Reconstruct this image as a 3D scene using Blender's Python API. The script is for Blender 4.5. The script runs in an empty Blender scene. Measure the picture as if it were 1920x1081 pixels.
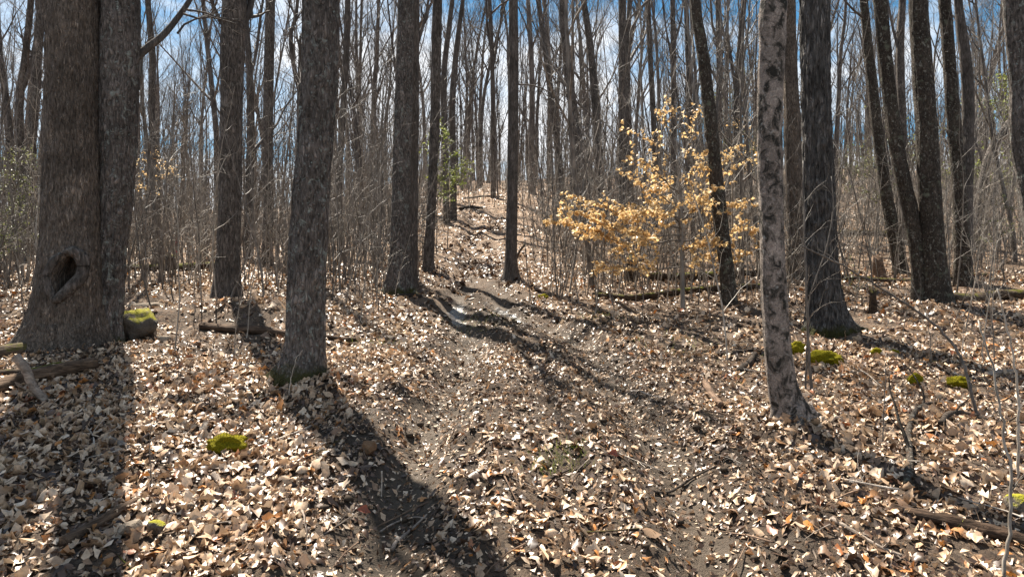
import bpy, bmesh, math, random
import numpy as np

# ------------------------------------------------------------------ camera, sky, sun, exposure
SC = bpy.context.scene
COL = SC.collection
F_PX, CX, CY, CAMZ = 1371.0, 960.0, 540.0, 1.55
cam = bpy.data.cameras.new('camera'); cam.sensor_width = 36.0
cam.lens = 36.0 * F_PX / 1920.0
cam.clip_start = 0.05; cam.clip_end = 2000
camo = bpy.data.objects.new('camera', cam); COL.objects.link(camo)
camo.location = (0, 0, CAMZ); camo.rotation_euler = (math.radians(90), 0, 0)
SC.camera = camo

SUN_AZ, SUN_EL = math.radians(-26), math.radians(56)     # azimuth from +Y, negative = left
W = bpy.data.worlds.new('World'); SC.world = W; W.use_nodes = True
wn, wl = W.node_tree.nodes, W.node_tree.links
wn.clear()
def wnode(t, **k):
    n = wn.new(t)
    for a, b in k.items(): setattr(n, a, b)
    return n
sky = wnode('ShaderNodeTexSky', sky_type='NISHITA', sun_disc=False, sun_elevation=SUN_EL,
            sun_rotation=SUN_AZ, altitude=300, air_density=1.0, dust_density=0.4, ozone_density=2.5)
tc = wnode('ShaderNodeTexCoord'); sep = wnode('ShaderNodeSeparateXYZ')
wl.new(tc.outputs['Generated'], sep.inputs[0])
zz = wnode('ShaderNodeMath', operation='MAXIMUM'); wl.new(sep.outputs[2], zz.inputs[0]); zz.inputs[1].default_value = 0.0
za = wnode('ShaderNodeMath', operation='ADD'); wl.new(zz.outputs[0], za.inputs[0]); za.inputs[1].default_value = 0.18
dx = wnode('ShaderNodeMath', operation='DIVIDE'); wl.new(sep.outputs[0], dx.inputs[0]); wl.new(za.outputs[0], dx.inputs[1])
dy = wnode('ShaderNodeMath', operation='DIVIDE'); wl.new(sep.outputs[1], dy.inputs[0]); wl.new(za.outputs[0], dy.inputs[1])
cmb = wnode('ShaderNodeCombineXYZ'); wl.new(dx.outputs[0], cmb.inputs[0]); wl.new(dy.outputs[0], cmb.inputs[1])
cmb.inputs[2].default_value = 3.7
cn = wnode('ShaderNodeTexNoise'); wl.new(cmb.outputs[0], cn.inputs['Vector'])
cn.inputs['Scale'].default_value = 1.5; cn.inputs['Detail'].default_value = 8; cn.inputs['Roughness'].default_value = 0.58
cn.inputs['Distortion'].default_value = 0.5
cr = wnode('ShaderNodeValToRGB'); hz = wnode('ShaderNodeMapRange'); wl.new(sep.outputs[2], hz.inputs[0]); hz.inputs[1].default_value = 0.0; hz.inputs[2].default_value = 0.42; hz.inputs[3].default_value = 0.16; hz.inputs[4].default_value = -0.03
ca = wnode('ShaderNodeMath', operation='ADD'); wl.new(cn.outputs[0], ca.inputs[0]); wl.new(hz.outputs[0], ca.inputs[1]); wl.new(ca.outputs[0], cr.inputs[0])
cr.color_ramp.elements[0].position = 0.45; cr.color_ramp.elements[0].color = (0, 0, 0, 1)
cr.color_ramp.elements[1].position = 0.64; cr.color_ramp.elements[1].color = (1, 1, 1, 1)
cmx = wnode('ShaderNodeMixRGB'); wl.new(cr.outputs[0], cmx.inputs[0]); hsv = wnode('ShaderNodeHueSaturation'); hsv.inputs['Saturation'].default_value = 1.3; hsv.inputs['Value'].default_value = .76; hsv.inputs['Hue'].default_value = .484; wl.new(sky.outputs[0], hsv.inputs['Color']); wl.new(hsv.outputs[0], cmx.inputs[1])
cmx.inputs[2].default_value = (7.2, 7.4, 7.7, 1)
bg = wnode('ShaderNodeBackground'); wl.new(cmx.outputs[0], bg.inputs[0]); bg.inputs[1].default_value = 0.05
wo = wnode('ShaderNodeOutputWorld'); wl.new(bg.outputs[0], wo.inputs[0])

sun = bpy.data.lights.new('sun', 'SUN'); sun.energy = 5.0; sun.angle = math.radians(0.53); sun.color = (1.0, 0.92, 0.80)
suno = bpy.data.objects.new('sun', sun); COL.objects.link(suno)
# light travels along local -Z; the sun stands at azimuth SUN_AZ, elevation SUN_EL
suno.rotation_euler = (math.radians(90) - SUN_EL, 0, math.pi - SUN_AZ)
SC.view_settings.view_transform = 'Standard'; SC.view_settings.look = 'None'
SC.view_settings.gamma = 1.0; SC.view_settings.use_curve_mapping = False
SC.view_settings.exposure = 1.72
try:
    SC.cycles.max_bounces = 6; SC.cycles.diffuse_bounces = 3; SC.cycles.glossy_bounces = 2
    SC.cycles.transmission_bounces = 3
except Exception: pass

# ------------------------------------------------------------------ numeric helpers
RNG = np.random.default_rng(7)
random.seed(7)
def _hash(ix, iy, iz):
    h = (ix.astype(np.int64) * 374761393 + iy.astype(np.int64) * 668265263 + iz.astype(np.int64) * 2147483647 + 1013904223)
    h = (h ^ (h >> 13)) * 1274126177
    h = h & 0xffffffff
    h = (h ^ (h >> 16)) * 2246822519 & 0xffffffff
    return ((h ^ (h >> 15)) & 0xffffff) / float(0xffffff)
def vnoise(x, y, z=None):
    """smooth value noise in -1..1"""
    x = np.asarray(x, float); y = np.asarray(y, float)
    z = np.zeros_like(x) if z is None else np.asarray(z, float) + 0 * x
    fx, fy, fz = np.floor(x), np.floor(y), np.floor(z)
    tx, ty, tz = x - fx, y - fy, z - fz
    tx, ty, tz = tx*tx*(3-2*tx), ty*ty*(3-2*ty), tz*tz*(3-2*tz)
    def L(i, j, k): return _hash(fx+i, fy+j, fz+k)
    a = L(0,0,0)*(1-tx)+L(1,0,0)*tx; b = L(0,1,0)*(1-tx)+L(1,1,0)*tx
    c = L(0,0,1)*(1-tx)+L(1,0,1)*tx; d = L(0,1,1)*(1-tx)+L(1,1,1)*tx
    return 2*((a*(1-ty)+b*ty)*(1-tz)+(c*(1-ty)+d*ty)*tz)-1
def fbm(x, y, z=None, o=3):
    s = 0; a = 1.0; f = 1.0
    for i in range(o):
        s = s + a*vnoise(x*f+17.3*i, y*f-9.1*i, None if z is None else z*f); a *= .5; f *= 2.03
    return s
def sstep(a, b, x):
    t = np.clip((np.asarray(x, float)-a)/(b-a), 0, 1); return t*t*(3-2*t)
def crom(P, n):
    """Catmull-Rom through the rows of P, n samples per span"""
    P = np.asarray(P, float)
    Q = np.vstack([2*P[0]-P[1], P, 2*P[-1]-P[-2]])
    out = []
    t = np.linspace(0, 1, n, endpoint=False)[:, None]
    for i in range(1, len(Q)-2):
        p0, p1, p2, p3 = Q[i-1], Q[i], Q[i+1], Q[i+2]
        out.append(.5*((2*p1)+(-p0+p2)*t+(2*p0-5*p1+4*p2-p3)*t*t+(-p0+3*p1-3*p2+p3)*t**3))
    out.append(P[-1][None])
    return np.vstack(out)

# ------------------------------------------------------------------ terrain
_D = np.arange(-60, 400, .25)
def _prof(tab):
    d, z = np.array(tab, float).T
    v = np.interp(_D, d, z); k = np.ones(9)/9.
    return np.convolve(np.pad(v, 4, mode='edge'), k, 'valid')
_PC = _prof([(-60,-2.5),(-10,-.8),(0,-.42),(3.9,0),(5,.2),(6.1,.4),(7.5,.57),(9,.74),(11,1.03),(14,1.52),(20,2.6),(30,4.55),(38,6.15),(44,7.2),(60,10.2),(90,15),(140,20),(400,26)])
_PL = _prof([(-60,-2.5),(-10,-.8),(0,-.42),(3.9,0),(5,.2),(6.1,.4),(7.5,.57),(9,.80),(11,1.2),(14,1.62),(20,2.2),(30,3.3),(44,5.2),(60,7.4),(90,11),(140,15),(400,20)])
_PR = _prof([(-60,-2.5),(-10,-.8),(0,-.42),(3.9,0),(5,.2),(6.1,.4),(7.5,.57),(9,.74),(11,1.03),(14,1.52),(20,2.5),(30,4.4),(44,7.3),(60,10.6),(90,16),(140,21),(400,26)])
def Hbase(x, y):
    x = np.asarray(x, float); y = np.asarray(y, float)
    c = np.interp(y, _D, _PC); l = np.interp(y, _D, _PL); r = np.interp(y, _D, _PR)
    q = x/np.maximum(np.abs(y), 6.)
    tl = sstep(-.10, -.36, q); tr = sstep(.08, .3, q)
    return c*(1-tl-tr)+l*tl+r*tr
def px_ground(px, py, H=None):
    H = H or Hbase
    d = np.arange(2.5, 140, .02)
    x = (px-CX)/F_PX*d; z = CAMZ+(CY-py)/F_PX*d
    hit = np.nonzero(H(x, d) >= z)[0]
    i = hit[0] if len(hit) else -1
    return x[i], d[i]
RUT_L = [(640,1180),(700,1060),(770,900),(812,790),(858,700),(878,640),(866,600),(856,575),(872,540),(888,480),(884,440),(893,405)]
RUT_R = [(1400,1180),(1340,1040),(1270,900),(1215,800),(1165,730),(1115,665),(1040,612),(950,582),(932,550),(926,500),(930,440),(926,405)]
RL = crom([px_ground(*p) for p in RUT_L], 6)
RR = crom([px_ground(*p) for p in RUT_R], 6)
def polydist(x, y, P):
    x = np.asarray(x, float); y = np.asarray(y, float)
    best = np.full(x.shape, 99.)
    for a, b in zip(P[:-1], P[1:]):
        d = b-a; L2 = d@d+1e-9
        t = np.clip(((x-a[0])*d[0]+(y-a[1])*d[1])/L2, 0, 1)
        best = np.minimum(best, np.hypot(x-a[0]-t*d[0], y-a[1]-t*d[1]))
    return best
MOUNDS = []
def mound(px, py, amp, sx, sy):
    x, y = px_ground(px, py); MOUNDS.append((x, y, amp, sx, sy))
mound(455, 590, .22, .75, .5); mound(500, 600, .16, .4, .4); mound(265, 600, .12, .7, .5)
mound(965, 655, .07, .25, .18); mound(1140, 600, .06, .3, .2); mound(690, 700, .07, .5, .9)
mound(560, 730, .10, .55, .5); mound(130, 670, .08, .9, .6); mound(1480, 800, .07, .4, .35)
mound(1190, 660, .09, .3, .5); mound(1740, 590, .12, .9, .7)
def H(x, y):
    x = np.asarray(x, float); y = np.asarray(y, float)
    h = Hbase(x, y)
    far = sstep(10, 40, y)
    h = h+.035*vnoise(x*1.4+3, y*1.4)+.026*vnoise(x*3.7, y*3.7+5)+.013*vnoise(x*9.5+4, y*9.5)*sstep(20, 12, y)+.05*vnoise(x*.5, y*.5+9)+far*.5*vnoise(x*.12+1, y*.12+4)
    near = (np.abs(x) < 8) & (y < 45)
    dl = np.full(x.shape, 99.); dr = dl.copy()
    if near.any():
        dl[near] = polydist(x[near], y[near], RL); dr[near] = polydist(x[near], y[near], RR)
    for dd, a in ((dl, .105), (dr, .085)):
        h = h-a*np.exp(-(dd/.24)**2)+.03*np.exp(-((dd-.50)/.17)**2)
    # churned clods along the rut shoulders
    sh = np.exp(-((np.minimum(dl, dr)-.45)/.25)**2)
    h = h+sh*.045*vnoise(x*6.5, y*6.5+2)
    for mx, my, a, sx, sy in MOUNDS:
        h = h+a*np.exp(-((x-mx)/sx)**2-((y-my)/sy)**2)*(1+.35*vnoise(x*5, y*5))
    return h
def mudmask(x, y):
    x = np.asarray(x, float); y = np.asarray(y, float)
    dl = polydist(x, y, RL); dr = polydist(x, y, RR)
    n = vnoise(x*1.7+20, y*1.7)+.7*vnoise(x*4.5+2, y*4.5+3)
    m = np.maximum(np.exp(-(dl/(.44+.15*n))**2), np.exp(-(dr/(.44+.15*n))**2)*.95)
    m = np.maximum(m, .85*np.exp(-((np.minimum(dl, dr)-.5)/.2)**2)*sstep(0.1, .9, n))
    # bare churned earth at the near right and left of the ruts
    m = np.maximum(m, np.exp(-((x-1.15)/.55)**2-((y-4.1)/.6)**2)*(.75+.25*n))
    m = np.maximum(m, .8*np.exp(-((x+1.0)/.5)**2-((y-5.6)/.9)**2)*(.7+.3*n))
    return np.clip(m*(1-.75*sstep(12.5, 18, y)), 0, 1)
def Hs(x, y): return float(H(np.array([x]), np.array([y]))[0])

def gpx(px, py):
    x, y = px_ground(px, py, None); return x, y, Hs(x, y)

# ------------------------------------------------------------------ object helpers
def tag(o, label=None, cat=None, group=None, kind=None):
    if label: o['label'] = label
    if cat: o['category'] = cat
    if group: o['group'] = group
    if kind: o['kind'] = kind
    return o
def empty(name, loc=(0,0,0)):
    o = bpy.data.objects.new(name, None); COL.objects.link(o); o.location = loc
    o.empty_display_size = .2
    return o
_RC, _QC = {}, {}
def _ring(m):
    if m not in _RC:
        th = np.linspace(0, 2*np.pi, m, endpoint=False); _RC[m] = (np.cos(th), np.sin(th))
    return _RC[m]
def _quads(n, m):
    if (n, m) not in _QC:
        i = np.arange(n-1)[:, None]; j = np.arange(m)[None]; k = (j+1) % m
        _QC[n, m] = np.stack([i*m+j, i*m+k, (i+1)*m+k, (i+1)*m+j], -1).reshape(-1, 4)
    return _QC[n, m]
def stamp(mb, T, spots, rg, s0, s1, tilt=.06):
    """copies of template builders T joined into mb at spots (x, y)"""
    tv = [(np.vstack(t.V), np.vstack(t.F4)) for t in T]
    x = np.array([p[0] for p in spots]); y = np.array([p[1] for p in spots]); z = H(x, y); n = len(x)
    pick = rg.integers(len(T), size=n); sc = s0+(s1-s0)*rg.random(n); az = rg.random(n)*6.283; lx = rg.normal(0, tilt, n); ly = rg.normal(0, tilt, n)
    for k, (v, f) in enumerate(tv):
        s = np.nonzero(pick == k)[0]
        if not len(s): continue
        V = v[None]*sc[s, None, None]; c, q = np.cos(az[s])[:, None], np.sin(az[s])[:, None]
        X = V[..., 0]*c-V[..., 1]*q+V[..., 2]*lx[s, None]+x[s, None]; Y = V[..., 0]*q+V[..., 1]*c+V[..., 2]*ly[s, None]+y[s, None]
        mb.add(np.stack([X, Y, V[..., 2]+z[s, None]], -1).reshape(-1, 3), None, (f[None]+(np.arange(len(s))*len(v))[:, None, None]).reshape(-1, 4))
class MB:
    """collects vertices and polygons (triangles and quads), builds one mesh"""
    def __init__(s): s.V = []; s.F3 = []; s.F4 = []; s.n = 0; s.A = []
    def add(s, v, f3=None, f4=None, a=None):
        v = np.asarray(v, float).reshape(-1, 3)
        if f3 is not None and len(f3): s.F3.append(np.asarray(f3)+s.n)
        if f4 is not None and len(f4): s.F4.append(np.asarray(f4)+s.n)
        s.V.append(v); s.A.append(np.zeros(len(v)) if a is None else np.asarray(a)+np.zeros(len(v))); s.n += len(v)
    def tube(s, P, R, m, cap=True, phase=0.):
        P = np.asarray(P, float); R = np.asarray(R, float); n = len(P)
        T = np.empty_like(P); T[1:-1] = P[2:]-P[:-2]; T[0] = P[1]-P[0]; T[-1] = P[-1]-P[-2]
        T /= np.sqrt((T*T).sum(1))[:, None]+1e-9
        A = np.empty_like(T)
        if np.abs(T[:, 2]).mean() < .75: A[:, 0] = T[:, 1]; A[:, 1] = -T[:, 0]; A[:, 2] = 0
        else: A[:, 0] = -T[:, 2]; A[:, 1] = 0; A[:, 2] = T[:, 0]
        A /= np.sqrt((A*A).sum(1))[:, None]+1e-9
        B = np.empty_like(T)
        B[:, 0] = T[:, 1]*A[:, 2]-T[:, 2]*A[:, 1]; B[:, 1] = T[:, 2]*A[:, 0]-T[:, 0]*A[:, 2]; B[:, 2] = T[:, 0]*A[:, 1]-T[:, 1]*A[:, 0]
        ct, st_ = _ring(m)
        RR_ = R[:, None] if R.ndim == 1 else R
        v = P[:, None]+(RR_*ct)[..., None]*A[:, None]+(RR_*st_)[..., None]*B[:, None]
        f4 = _quads(n, m)
        vv = v.reshape(-1, 3); f3 = None
        if cap:
            vv = np.vstack([vv, P[0], P[-1]]); c0, c1 = n*m, n*m+1
            jj = np.arange(m); kk = (jj+1) % m
            f3 = np.vstack([np.stack([kk, jj, 0*jj+c0], -1), np.stack([(n-1)*m+jj, (n-1)*m+kk, 0*jj+c1], -1)])
        s.add(vv, f3, f4)
    def mesh(s, name, mat, smooth=True, attr=None):
        me = bpy.data.meshes.new(name)
        V = np.vstack(s.V).astype(np.float32)
        f3 = np.vstack(s.F3).astype(np.int32) if s.F3 else np.zeros((0, 3), np.int32)
        f4 = np.vstack(s.F4).astype(np.int32) if s.F4 else np.zeros((0, 4), np.int32)
        me.vertices.add(len(V)); me.vertices.foreach_set('co', V.ravel())
        nl = f3.size+f4.size; me.loops.add(nl)
        me.loops.foreach_set('vertex_index', np.concatenate([f3.ravel(), f4.ravel()]))
        me.polygons.add(len(f3)+len(f4))
        st = np.concatenate([np.arange(len(f3))*3, f3.size+np.arange(len(f4))*4]).astype(np.int32)
        me.polygons.foreach_set('loop_start', st)
        if smooth: me.polygons.foreach_set('use_smooth', np.ones(len(st), bool))
        if attr:
            at = me.attributes.new(attr, 'FLOAT', 'POINT')
            at.data.foreach_set('value', np.concatenate(s.A).astype(np.float32))
        if mat: me.materials.append(mat)
        me.update(calc_edges=True); me.validate()
        return me
    def obj(s, name, mat, parent=None, loc=None, **k):
        o = bpy.data.objects.new(name, s.mesh(name, mat, **k)); COL.objects.link(o)
        if parent: o.parent = parent
        if loc is not None: o.location = loc
        return o
def link(name, me, parent=None, loc=None, rot=None, scale=None):
    o = bpy.data.objects.new(name, me); COL.objects.link(o)
    if parent: o.parent = parent
    if loc is not None: o.location = loc
    if rot is not None: o.rotation_euler = rot
    if scale is not None: o.scale = scale
    return o

# ------------------------------------------------------------------ materials
class NT:
    def __init__(s, name):
        s.m = bpy.data.materials.new(name); s.m.use_nodes = True
        s.t = s.m.node_tree; s.t.nodes.clear()
    def n(s, t, ins=None, **k):
        nd = s.t.nodes.new(t)
        for a, b in k.items(): setattr(nd, a, b)
        for a, b in (ins or {}).items():
            if hasattr(b, 'is_output'): s.t.links.new(b, nd.inputs[a])
            else: nd.inputs[a].default_value = b
        return nd
    def noise(s, vec, scale, detail=4, rough=.55, dist=0.):
        return s.n('ShaderNodeTexNoise', {'Vector': vec, 'Scale': scale, 'Detail': detail, 'Roughness': rough, 'Distortion': dist}).outputs[0]
    def ramp(s, fac, stops, interp='LINEAR'):
        r = s.n('ShaderNodeValToRGB', {0: fac}); r.color_ramp.interpolation = interp
        e = r.color_ramp.elements
        while len(e) < len(stops): e.new(.5)
        for i, (p, c) in enumerate(stops):
            e[i].position = p
            e[i].color = (c, c, c, 1) if not hasattr(c, '__len__') else (*c, 1)
        return r.outputs[0]
    def mix(s, f, a, b, mode='MIX'):
        def c4(v): return (*v, 1) if isinstance(v, (tuple, list)) and len(v) == 3 else v
        return s.n('ShaderNodeMixRGB', {0: f, 1: c4(a), 2: c4(b)}, blend_type=mode).outputs[0]
    def math(s, op, a, b=0.): return s.n('ShaderNodeMath', {0: a, 1: b}, operation=op).outputs[0]
    def scl(s, vec, sc): return s.n('ShaderNodeVectorMath', {0: vec, 1: sc}, operation='MULTIPLY').outputs[0]
    def obj(s): return s.n('ShaderNodeTexCoord').outputs['Object']
    def bump(s, h, st, dist=.02, normal=None):
        ins = {'Height': h, 'Strength': st, 'Distance': dist}
        if normal is not None: ins['Normal'] = normal
        return s.n('ShaderNodeBump', ins).outputs[0]
    def out(s, col, rough=.8, bump=None, spec=.3, transl=0., tcol=None):
        ins = {'Base Color': (*col, 1) if isinstance(col, tuple) else col, 'Roughness': rough, 'Specular IOR Level': spec}
        if bump is not None: ins['Normal'] = bump
        sh = s.n('ShaderNodeBsdfPrincipled', ins).outputs[0]
        if transl:
            tr = s.n('ShaderNodeBsdfTranslucent', {0: tcol if tcol is not None else col}).outputs[0]
            sh = s.n('ShaderNodeMixShader', {0: transl, 1: sh, 2: tr}).outputs[0]
        s.n('ShaderNodeOutputMaterial', {0: sh}); return s.m

def bark(name, dark, light, fur=14., vs=.16, patch=None, pscale=5., pth=(.52, .60), patch2=None, p2scale=16., p2th=(.60, .66), moss=None, mossh=.5, bst=.9, bd=.03):
    t = NT(name); o = t.obj()
    oi = t.n('ShaderNodeObjectInfo').outputs['Random']
    off = t.n('ShaderNodeCombineXYZ', {0: t.math('MULTIPLY', oi, 37.), 1: t.math('MULTIPLY', oi, 11.), 2: t.math('MULTIPLY', oi, 53.)}).outputs[0]
    o2 = t.n('ShaderNodeVectorMath', {0: o, 1: off}, operation='ADD').outputs[0]
    vv = t.scl(o2, (1, 1, vs))
    n1 = t.noise(vv, fur, 5, .6, 1.2)
    ridge = t.math('ABSOLUTE', t.math('SUBTRACT', n1, .5))
    ridge = t.math('MULTIPLY', ridge, 6.)
    ridge = t.math('MINIMUM', ridge, 1.)
    pl = t.n('ShaderNodeTexVoronoi', {'Vector': t.n('ShaderNodeVectorMath', {0: t.scl(o2, (1, 1, vs*1.5)), 1: t.scl(t.n('ShaderNodeTexNoise', {'Vector': o2, 'Scale': fur*.8}).outputs['Color'], (.05, .05, .05))}, operation='ADD').outputs[0], 'Scale': fur*1.7}, feature='DISTANCE_TO_EDGE').outputs['Distance']
    pl = t.ramp(pl, [(.02, 0.), (.16, 1.)])
    ridge = t.math('MULTIPLY', ridge, t.math('ADD', t.math('MULTIPLY', pl, .75), .25))
    vo = t.n('ShaderNodeTexVoronoi', {'Vector': t.scl(o2, (1, 1, vs*1.6)), 'Scale': fur*2.2}, feature='F1').outputs['Distance']
    fine = t.noise(o2, 45, 3, .6)
    hgt = t.math('ADD', t.math('MULTIPLY', ridge, .7), t.math('ADD', t.math('MULTIPLY', vo, .35), t.math('MULTIPLY', fine, .12)))
    col = t.mix(t.ramp(hgt, [(.12, 0.), (.85, 1.)]), dark, light)
    big = t.ramp(t.noise(o2, 2.3, 4, .6), [(.35, .72), (.65, 1.22)])
    col = t.mix(1., col, big, 'MULTIPLY')
    if patch:
        p = t.ramp(t.noise(t.scl(o2, (1, 1, .8)), pscale, 6, .65, .6), [(pth[0], 0.), (pth[1], 1.)])
        col = t.mix(p, col, t.mix(fine, tuple(c*.6 for c in patch), tuple(c*1.4 for c in patch)))
    if patch2:
        p = t.ramp(t.noise(o2, p2scale, 4, .6), [(p2th[0], 0.), (p2th[1], 1.)])
        col = t.mix(t.math('MULTIPLY', p, .8), col, patch2)
    if moss:
        z = t.n('ShaderNodeSeparateXYZ', {0: o}).outputs[2]
        mz = t.n('ShaderNodeMapRange', {0: z, 1: 0., 2: mossh, 3: 1., 4: 0.}).outputs[0]
        mm = t.ramp(t.math('ADD', t.math('MULTIPLY', mz, .6), t.noise(o2, 7, 5, .6)), [(.70, 0.), (1.05, .9)])
        col = t.mix(mm, col, moss)
    return t.out(col, .9, t.bump(hgt, bst, bd), .15)

def bark_simple(name, dark, light, sc=9., rough=.7):
    t = NT(name); o = t.obj(); oi = t.n('ShaderNodeObjectInfo').outputs['Random']
    n = t.noise(t.scl(o, (1, 1, .35)), sc, 3, .65)
    col = t.mix(t.ramp(n, [(.34, 0.), (.66, 1.)]), dark, light)
    col = t.mix(1., col, t.ramp(oi, [(0., .75), (1., 1.25)]), 'MULTIPLY')
    return t.out(col, rough, None, .3)
BARK = {
 'twin': bark('bark_brown_furrowed', (.050,.040,.032), (.37,.30,.242), 19, .2, None, patch2=(.27,.26,.22), p2scale=26, p2th=(.64,.74), bst=1., bd=.05),
 'lichen': bark('bark_lichen', (.034,.030,.026), (.30,.257,.228), 15, .26, (.27,.29,.26), 11, (.57,.66), (.33,.38,.35), 24, (.62,.70), moss=(.05,.048,.012), mossh=.22, bd=.05),
 'dark': bark('bark_dark', (.030,.026,.022), (.24,.205,.18), 14, .2, (.22,.205,.18), 8, (.58,.70)),
 'oak': bark('bark_oak', (.016,.015,.014), (.27,.25,.232), 13, .15, None, bst=1., bd=.08, moss=(.05,.05,.010), mossh=.2),
 'pale': bark('bark_pale_blotched', (.19,.158,.135), (.46,.385,.33), 26, .6, (.034,.031,.026), 13, (.44,.60), (.38,.365,.33), 20, (.62,.72), bst=.7, bd=.02),
 'mottle': bark('bark_mottled', (.028,.023,.018), (.125,.10,.08), 18, .3, (.27,.26,.22), 22, (.56,.66), (.17,.18,.13), 7, (.58,.70)),
 'grey': bark('bark_grey', (.05,.043,.037), (.18,.155,.137), 15, .18, None, bst=.6),
 'far': bark_simple('bark_far', (.040,.034,.030), (.14,.12,.107), 8, .8),
 'thin': bark_simple('bark_thin', (.060,.051,.043), (.21,.182,.155), 12, .6),
 'twig': bark_simple('bark_twig', (.17,.145,.115), (.42,.37,.31), 20, .5),
 'beech': bark_simple('bark_beech', (.19,.17,.145), (.34,.305,.265), 10, .6),
}
def wood(name, dark, light, moss=None, mth=(.5, .62)):
    t = NT(name); o = t.obj()
    n1 = t.noise(t.scl(o, (2.5, 30, 30)), 1.4, 5, .65, .6)
    n2 = t.noise(o, 9, 5, .6)
    col = t.mix(t.ramp(n1, [(.32, 0.), (.68, 1.)]), dark, light)
    col = t.mix(1., col, t.ramp(n2, [(.3, .6), (.7, 1.3)]), 'MULTIPLY')
    if moss:
        nz = t.n('ShaderNodeSeparateXYZ', {0: t.n('ShaderNodeNewGeometry').outputs['Normal']}).outputs[2]
        f = t.ramp(t.math('ADD', t.math('MULTIPLY', nz, .25), t.noise(o, 6, 4, .6)), [(mth[0]+.12, 0.), (mth[1]+.12, 1.)])
        col = t.mix(f, col, t.mix(t.noise(o, 80, 2), tuple(c*.5 for c in moss), tuple(c*1.5 for c in moss)))
    return t.out(col, .9, t.bump(t.math('ADD', n1, t.math('MULTIPLY', n2, .5)), .9, .02), .15)
WOOD = {
 'rot': wood('rotten_wood', (.035,.022,.015), (.20,.135,.09)),
 'dark': wood('dark_decayed_wood', (.02,.014,.01), (.10,.068,.045), (.10,.10,.012), (.56,.68)),
 'pale': wood('weathered_wood', (.16,.125,.10), (.40,.33,.27)),
 'brown': wood('brown_stick', (.08,.05,.034), (.26,.175,.12)),
 'moss': wood('mossy_wood', (.035,.026,.018), (.14,.10,.07), (.09,.085,.012), (.56,.70)),
 'black': wood('dark_stick_wood', (.018,.014,.011), (.085,.065,.05)),
 'dark2': wood('crumbling_wood', (.022,.015,.011), (.15,.10,.068)),
 'brown2': wood('dark_brown_log', (.018,.012,.008), (.095,.06,.04)),
 'white': wood('stripped_wood', (.33,.28,.23), (.58,.51,.43)),
}
def leaf_mat(name, src, stops, transl=.13, vein=True):
    t = NT(name)
    if src == 'obj': r = t.n('ShaderNodeObjectInfo').outputs['Random']
    else: r = t.n('ShaderNodeAttribute', attribute_name='rnd').outputs['Fac']
    col = t.ramp(r, stops)
    o = t.obj()
    mott = t.ramp(t.noise(o, 45, 3, .6), [(.3, .68), (.7, 1.2)])
    col = t.mix(1., col, mott, 'MULTIPLY')
    return t.out(col, .42, None, .5, transl)
LEAFC = [(0., (.042,.024,.015)), (.18, (.13,.072,.042)), (.32, (.29,.18,.105)), (.54, (.49,.34,.215)), (.78, (.72,.57,.42)), (.88, (.38,.20,.09)), (.94, (.50,.21,.055)), (1., (.22,.075,.035))]
M_LEAF = leaf_mat('fallen_leaf_brown', 'attr', LEAFC)
M_LEAFO = leaf_mat('fallen_leaf_single', 'obj', LEAFC)
GOLD = [(0., (.58,.36,.15)), (.35, (.74,.50,.22)), (.7, (.82,.60,.31)), (1., (.88,.70,.44))]
M_GOLD = leaf_mat('beech_leaf_golden', 'attr', GOLD, .45)
M_GOLDO = leaf_mat('beech_leaf_golden_single', 'obj', GOLD, .45)
M_GREEN = leaf_mat('young_leaf_green', 'attr', [(0., (.10,.14,.02)), (.5, (.20,.24,.045)), (1., (.34,.36,.09))], .5)
M_GREENDULL = leaf_mat('young_leaf_dull', 'attr', [(0., (.08,.10,.02)), (.5, (.14,.16,.045)), (1., (.22,.22,.08))], .45)
M_RUSSET = leaf_mat('russet_leaf', 'obj', [(0., (.22,.05,.02)), (1., (.27,.07,.03))], .2)
M_ORANGE = leaf_mat('orange_leaf', 'obj', [(0., (.52,.22,.05)), (1., (.56,.28,.08))], .3)

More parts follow.
